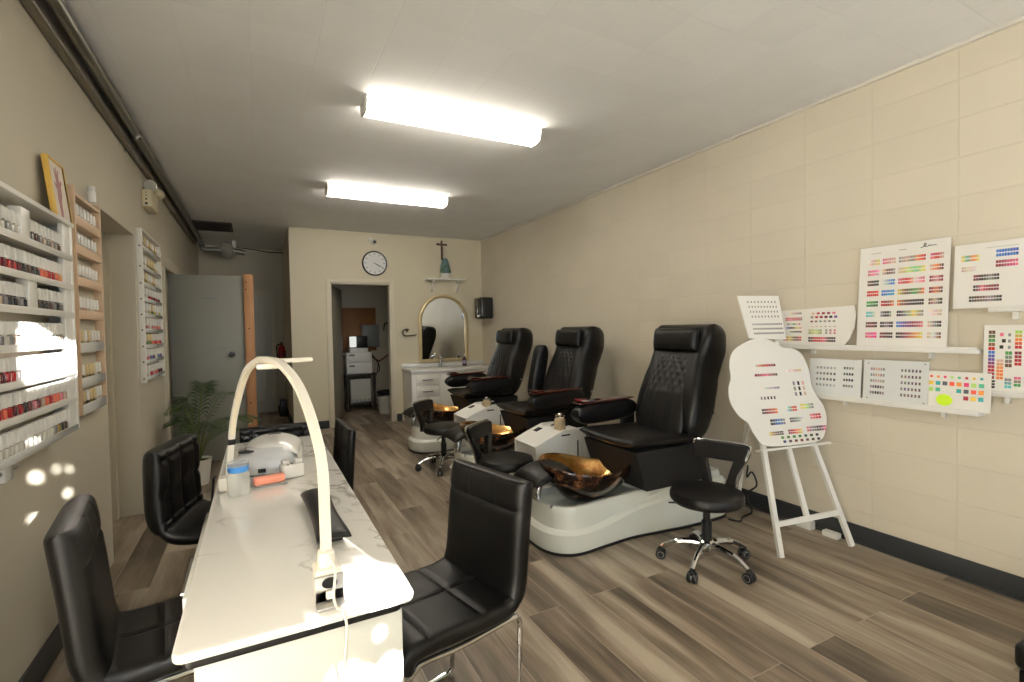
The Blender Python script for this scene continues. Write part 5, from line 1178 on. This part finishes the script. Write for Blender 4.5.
struct(MB().box((3.36, -7.15, -0.02), (6.5, YF-0.12, 5.2)), 'wall_sun_blocker', m_wall_l)  # added unseen block keeping direct sun out of the open front window
struct(MB().box((-0.9, -4.6, 2.7), (0.42, YF-0.12, 2.78)).box((1.5, -4.6, 2.7), (3.35, YF-0.12, 2.78)), 'sky_blocker', m_trim)  # added unseen slabs hiding the sky, so mostly ground bounce comes in
fr = MB()
for a, b in (((1.55, 0.45), (1.60, 2.62)), ((2.67, 0.45), (2.72, 2.62)), ((1.60, 0.45), (2.67, 0.50)), ((1.60, 2.57), (2.67, 2.62)), ((2.11, 0.50), (2.16, 2.57))):
    fr.box((a[0], YF-0.09, a[1]), (b[0], YF-0.01, b[1]), bev=0.004)
struct(fr, 'window_1', m_steel)
# world, sun, lights, camera
W = bpy.data.worlds.new('World'); S.world = W; W.use_nodes = True
bg = W.node_tree.nodes['Background']; bg.inputs[0].default_value = (0.70, 0.84, 1.0, 1); bg.inputs[1].default_value = 6.0
sun = bpy.data.lights.new('sun', 'SUN'); sun.energy = 110; sun.angle = radians(0.53); sun.color = (1.0, 0.97, 0.92)
so = bpy.data.objects.new('sun', sun); COL.objects.link(so); so.rotation_euler = Vector((-0.35, 1, -0.25)).to_track_quat('-Z', 'Y').to_euler()
for x0, x1, z0, z1 in ((-0.65, 0.17, 0.45, 2.4), (1.60, 2.67, 0.5, 2.57)):
    al = bpy.data.lights.new('daylight_portal', 'AREA'); al.shape = 'RECTANGLE'; al.size = x1-x0; al.size_y = z1-z0; al.cycles.is_portal = True
    ao = bpy.data.objects.new('daylight_portal', al); COL.objects.link(ao); ao.location = ((x0+x1)/2, YF-0.02, (z0+z1)/2); ao.rotation_euler = Vector((0, 1, 0)).to_track_quat('-Z', 'Z').to_euler()
o = MB().box((-14, -20, -0.12), (14, YF-0.12, -0.02)).build('ground_outside', M('bounce_white', (240, 239, 236), 0.8)); tag(o, kind='structure')  # unseen ground, whitened to bounce sunlight up onto the ceiling

cam = bpy.data.cameras.new('camera'); co = bpy.data.objects.new('camera', cam); COL.objects.link(co); S.camera = co
cam.sensor_width = 36; cam.lens = 490.1514/1024*36; cam.clip_start = 0.02
yaw, pitch, roll = 0.4794, -0.0254, -0.0177
F = Vector((sin(yaw)*cos(pitch), cos(yaw)*cos(pitch), sin(pitch))); Rr = Vector((cos(yaw), -sin(yaw), 0)); Uu = Rr.cross(F)
R2 = Rr*cos(roll)+Uu*sin(roll); U2 = -Rr*sin(roll)+Uu*cos(roll)
mt = Matrix((R2, U2, -F)).transposed().to_4x4(); mt.translation = (0, 0, 1.3521); co.matrix_world = mt
vs_ = S.view_settings; vs_.view_transform = 'Standard'; vs_.look = 'None'; vs_.gamma = 1.0; vs_.use_curve_mapping = False; vs_.exposure = 0.06
S.display_settings.display_device = 'sRGB'
S.cycles.max_bounces = 8; S.cycles.diffuse_bounces = 5; S.cycles.use_denoising = True; S.cycles.sample_clamp_indirect = 6.0; S.cycles.caustics_reflective = False; S.cycles.caustics_refractive = False
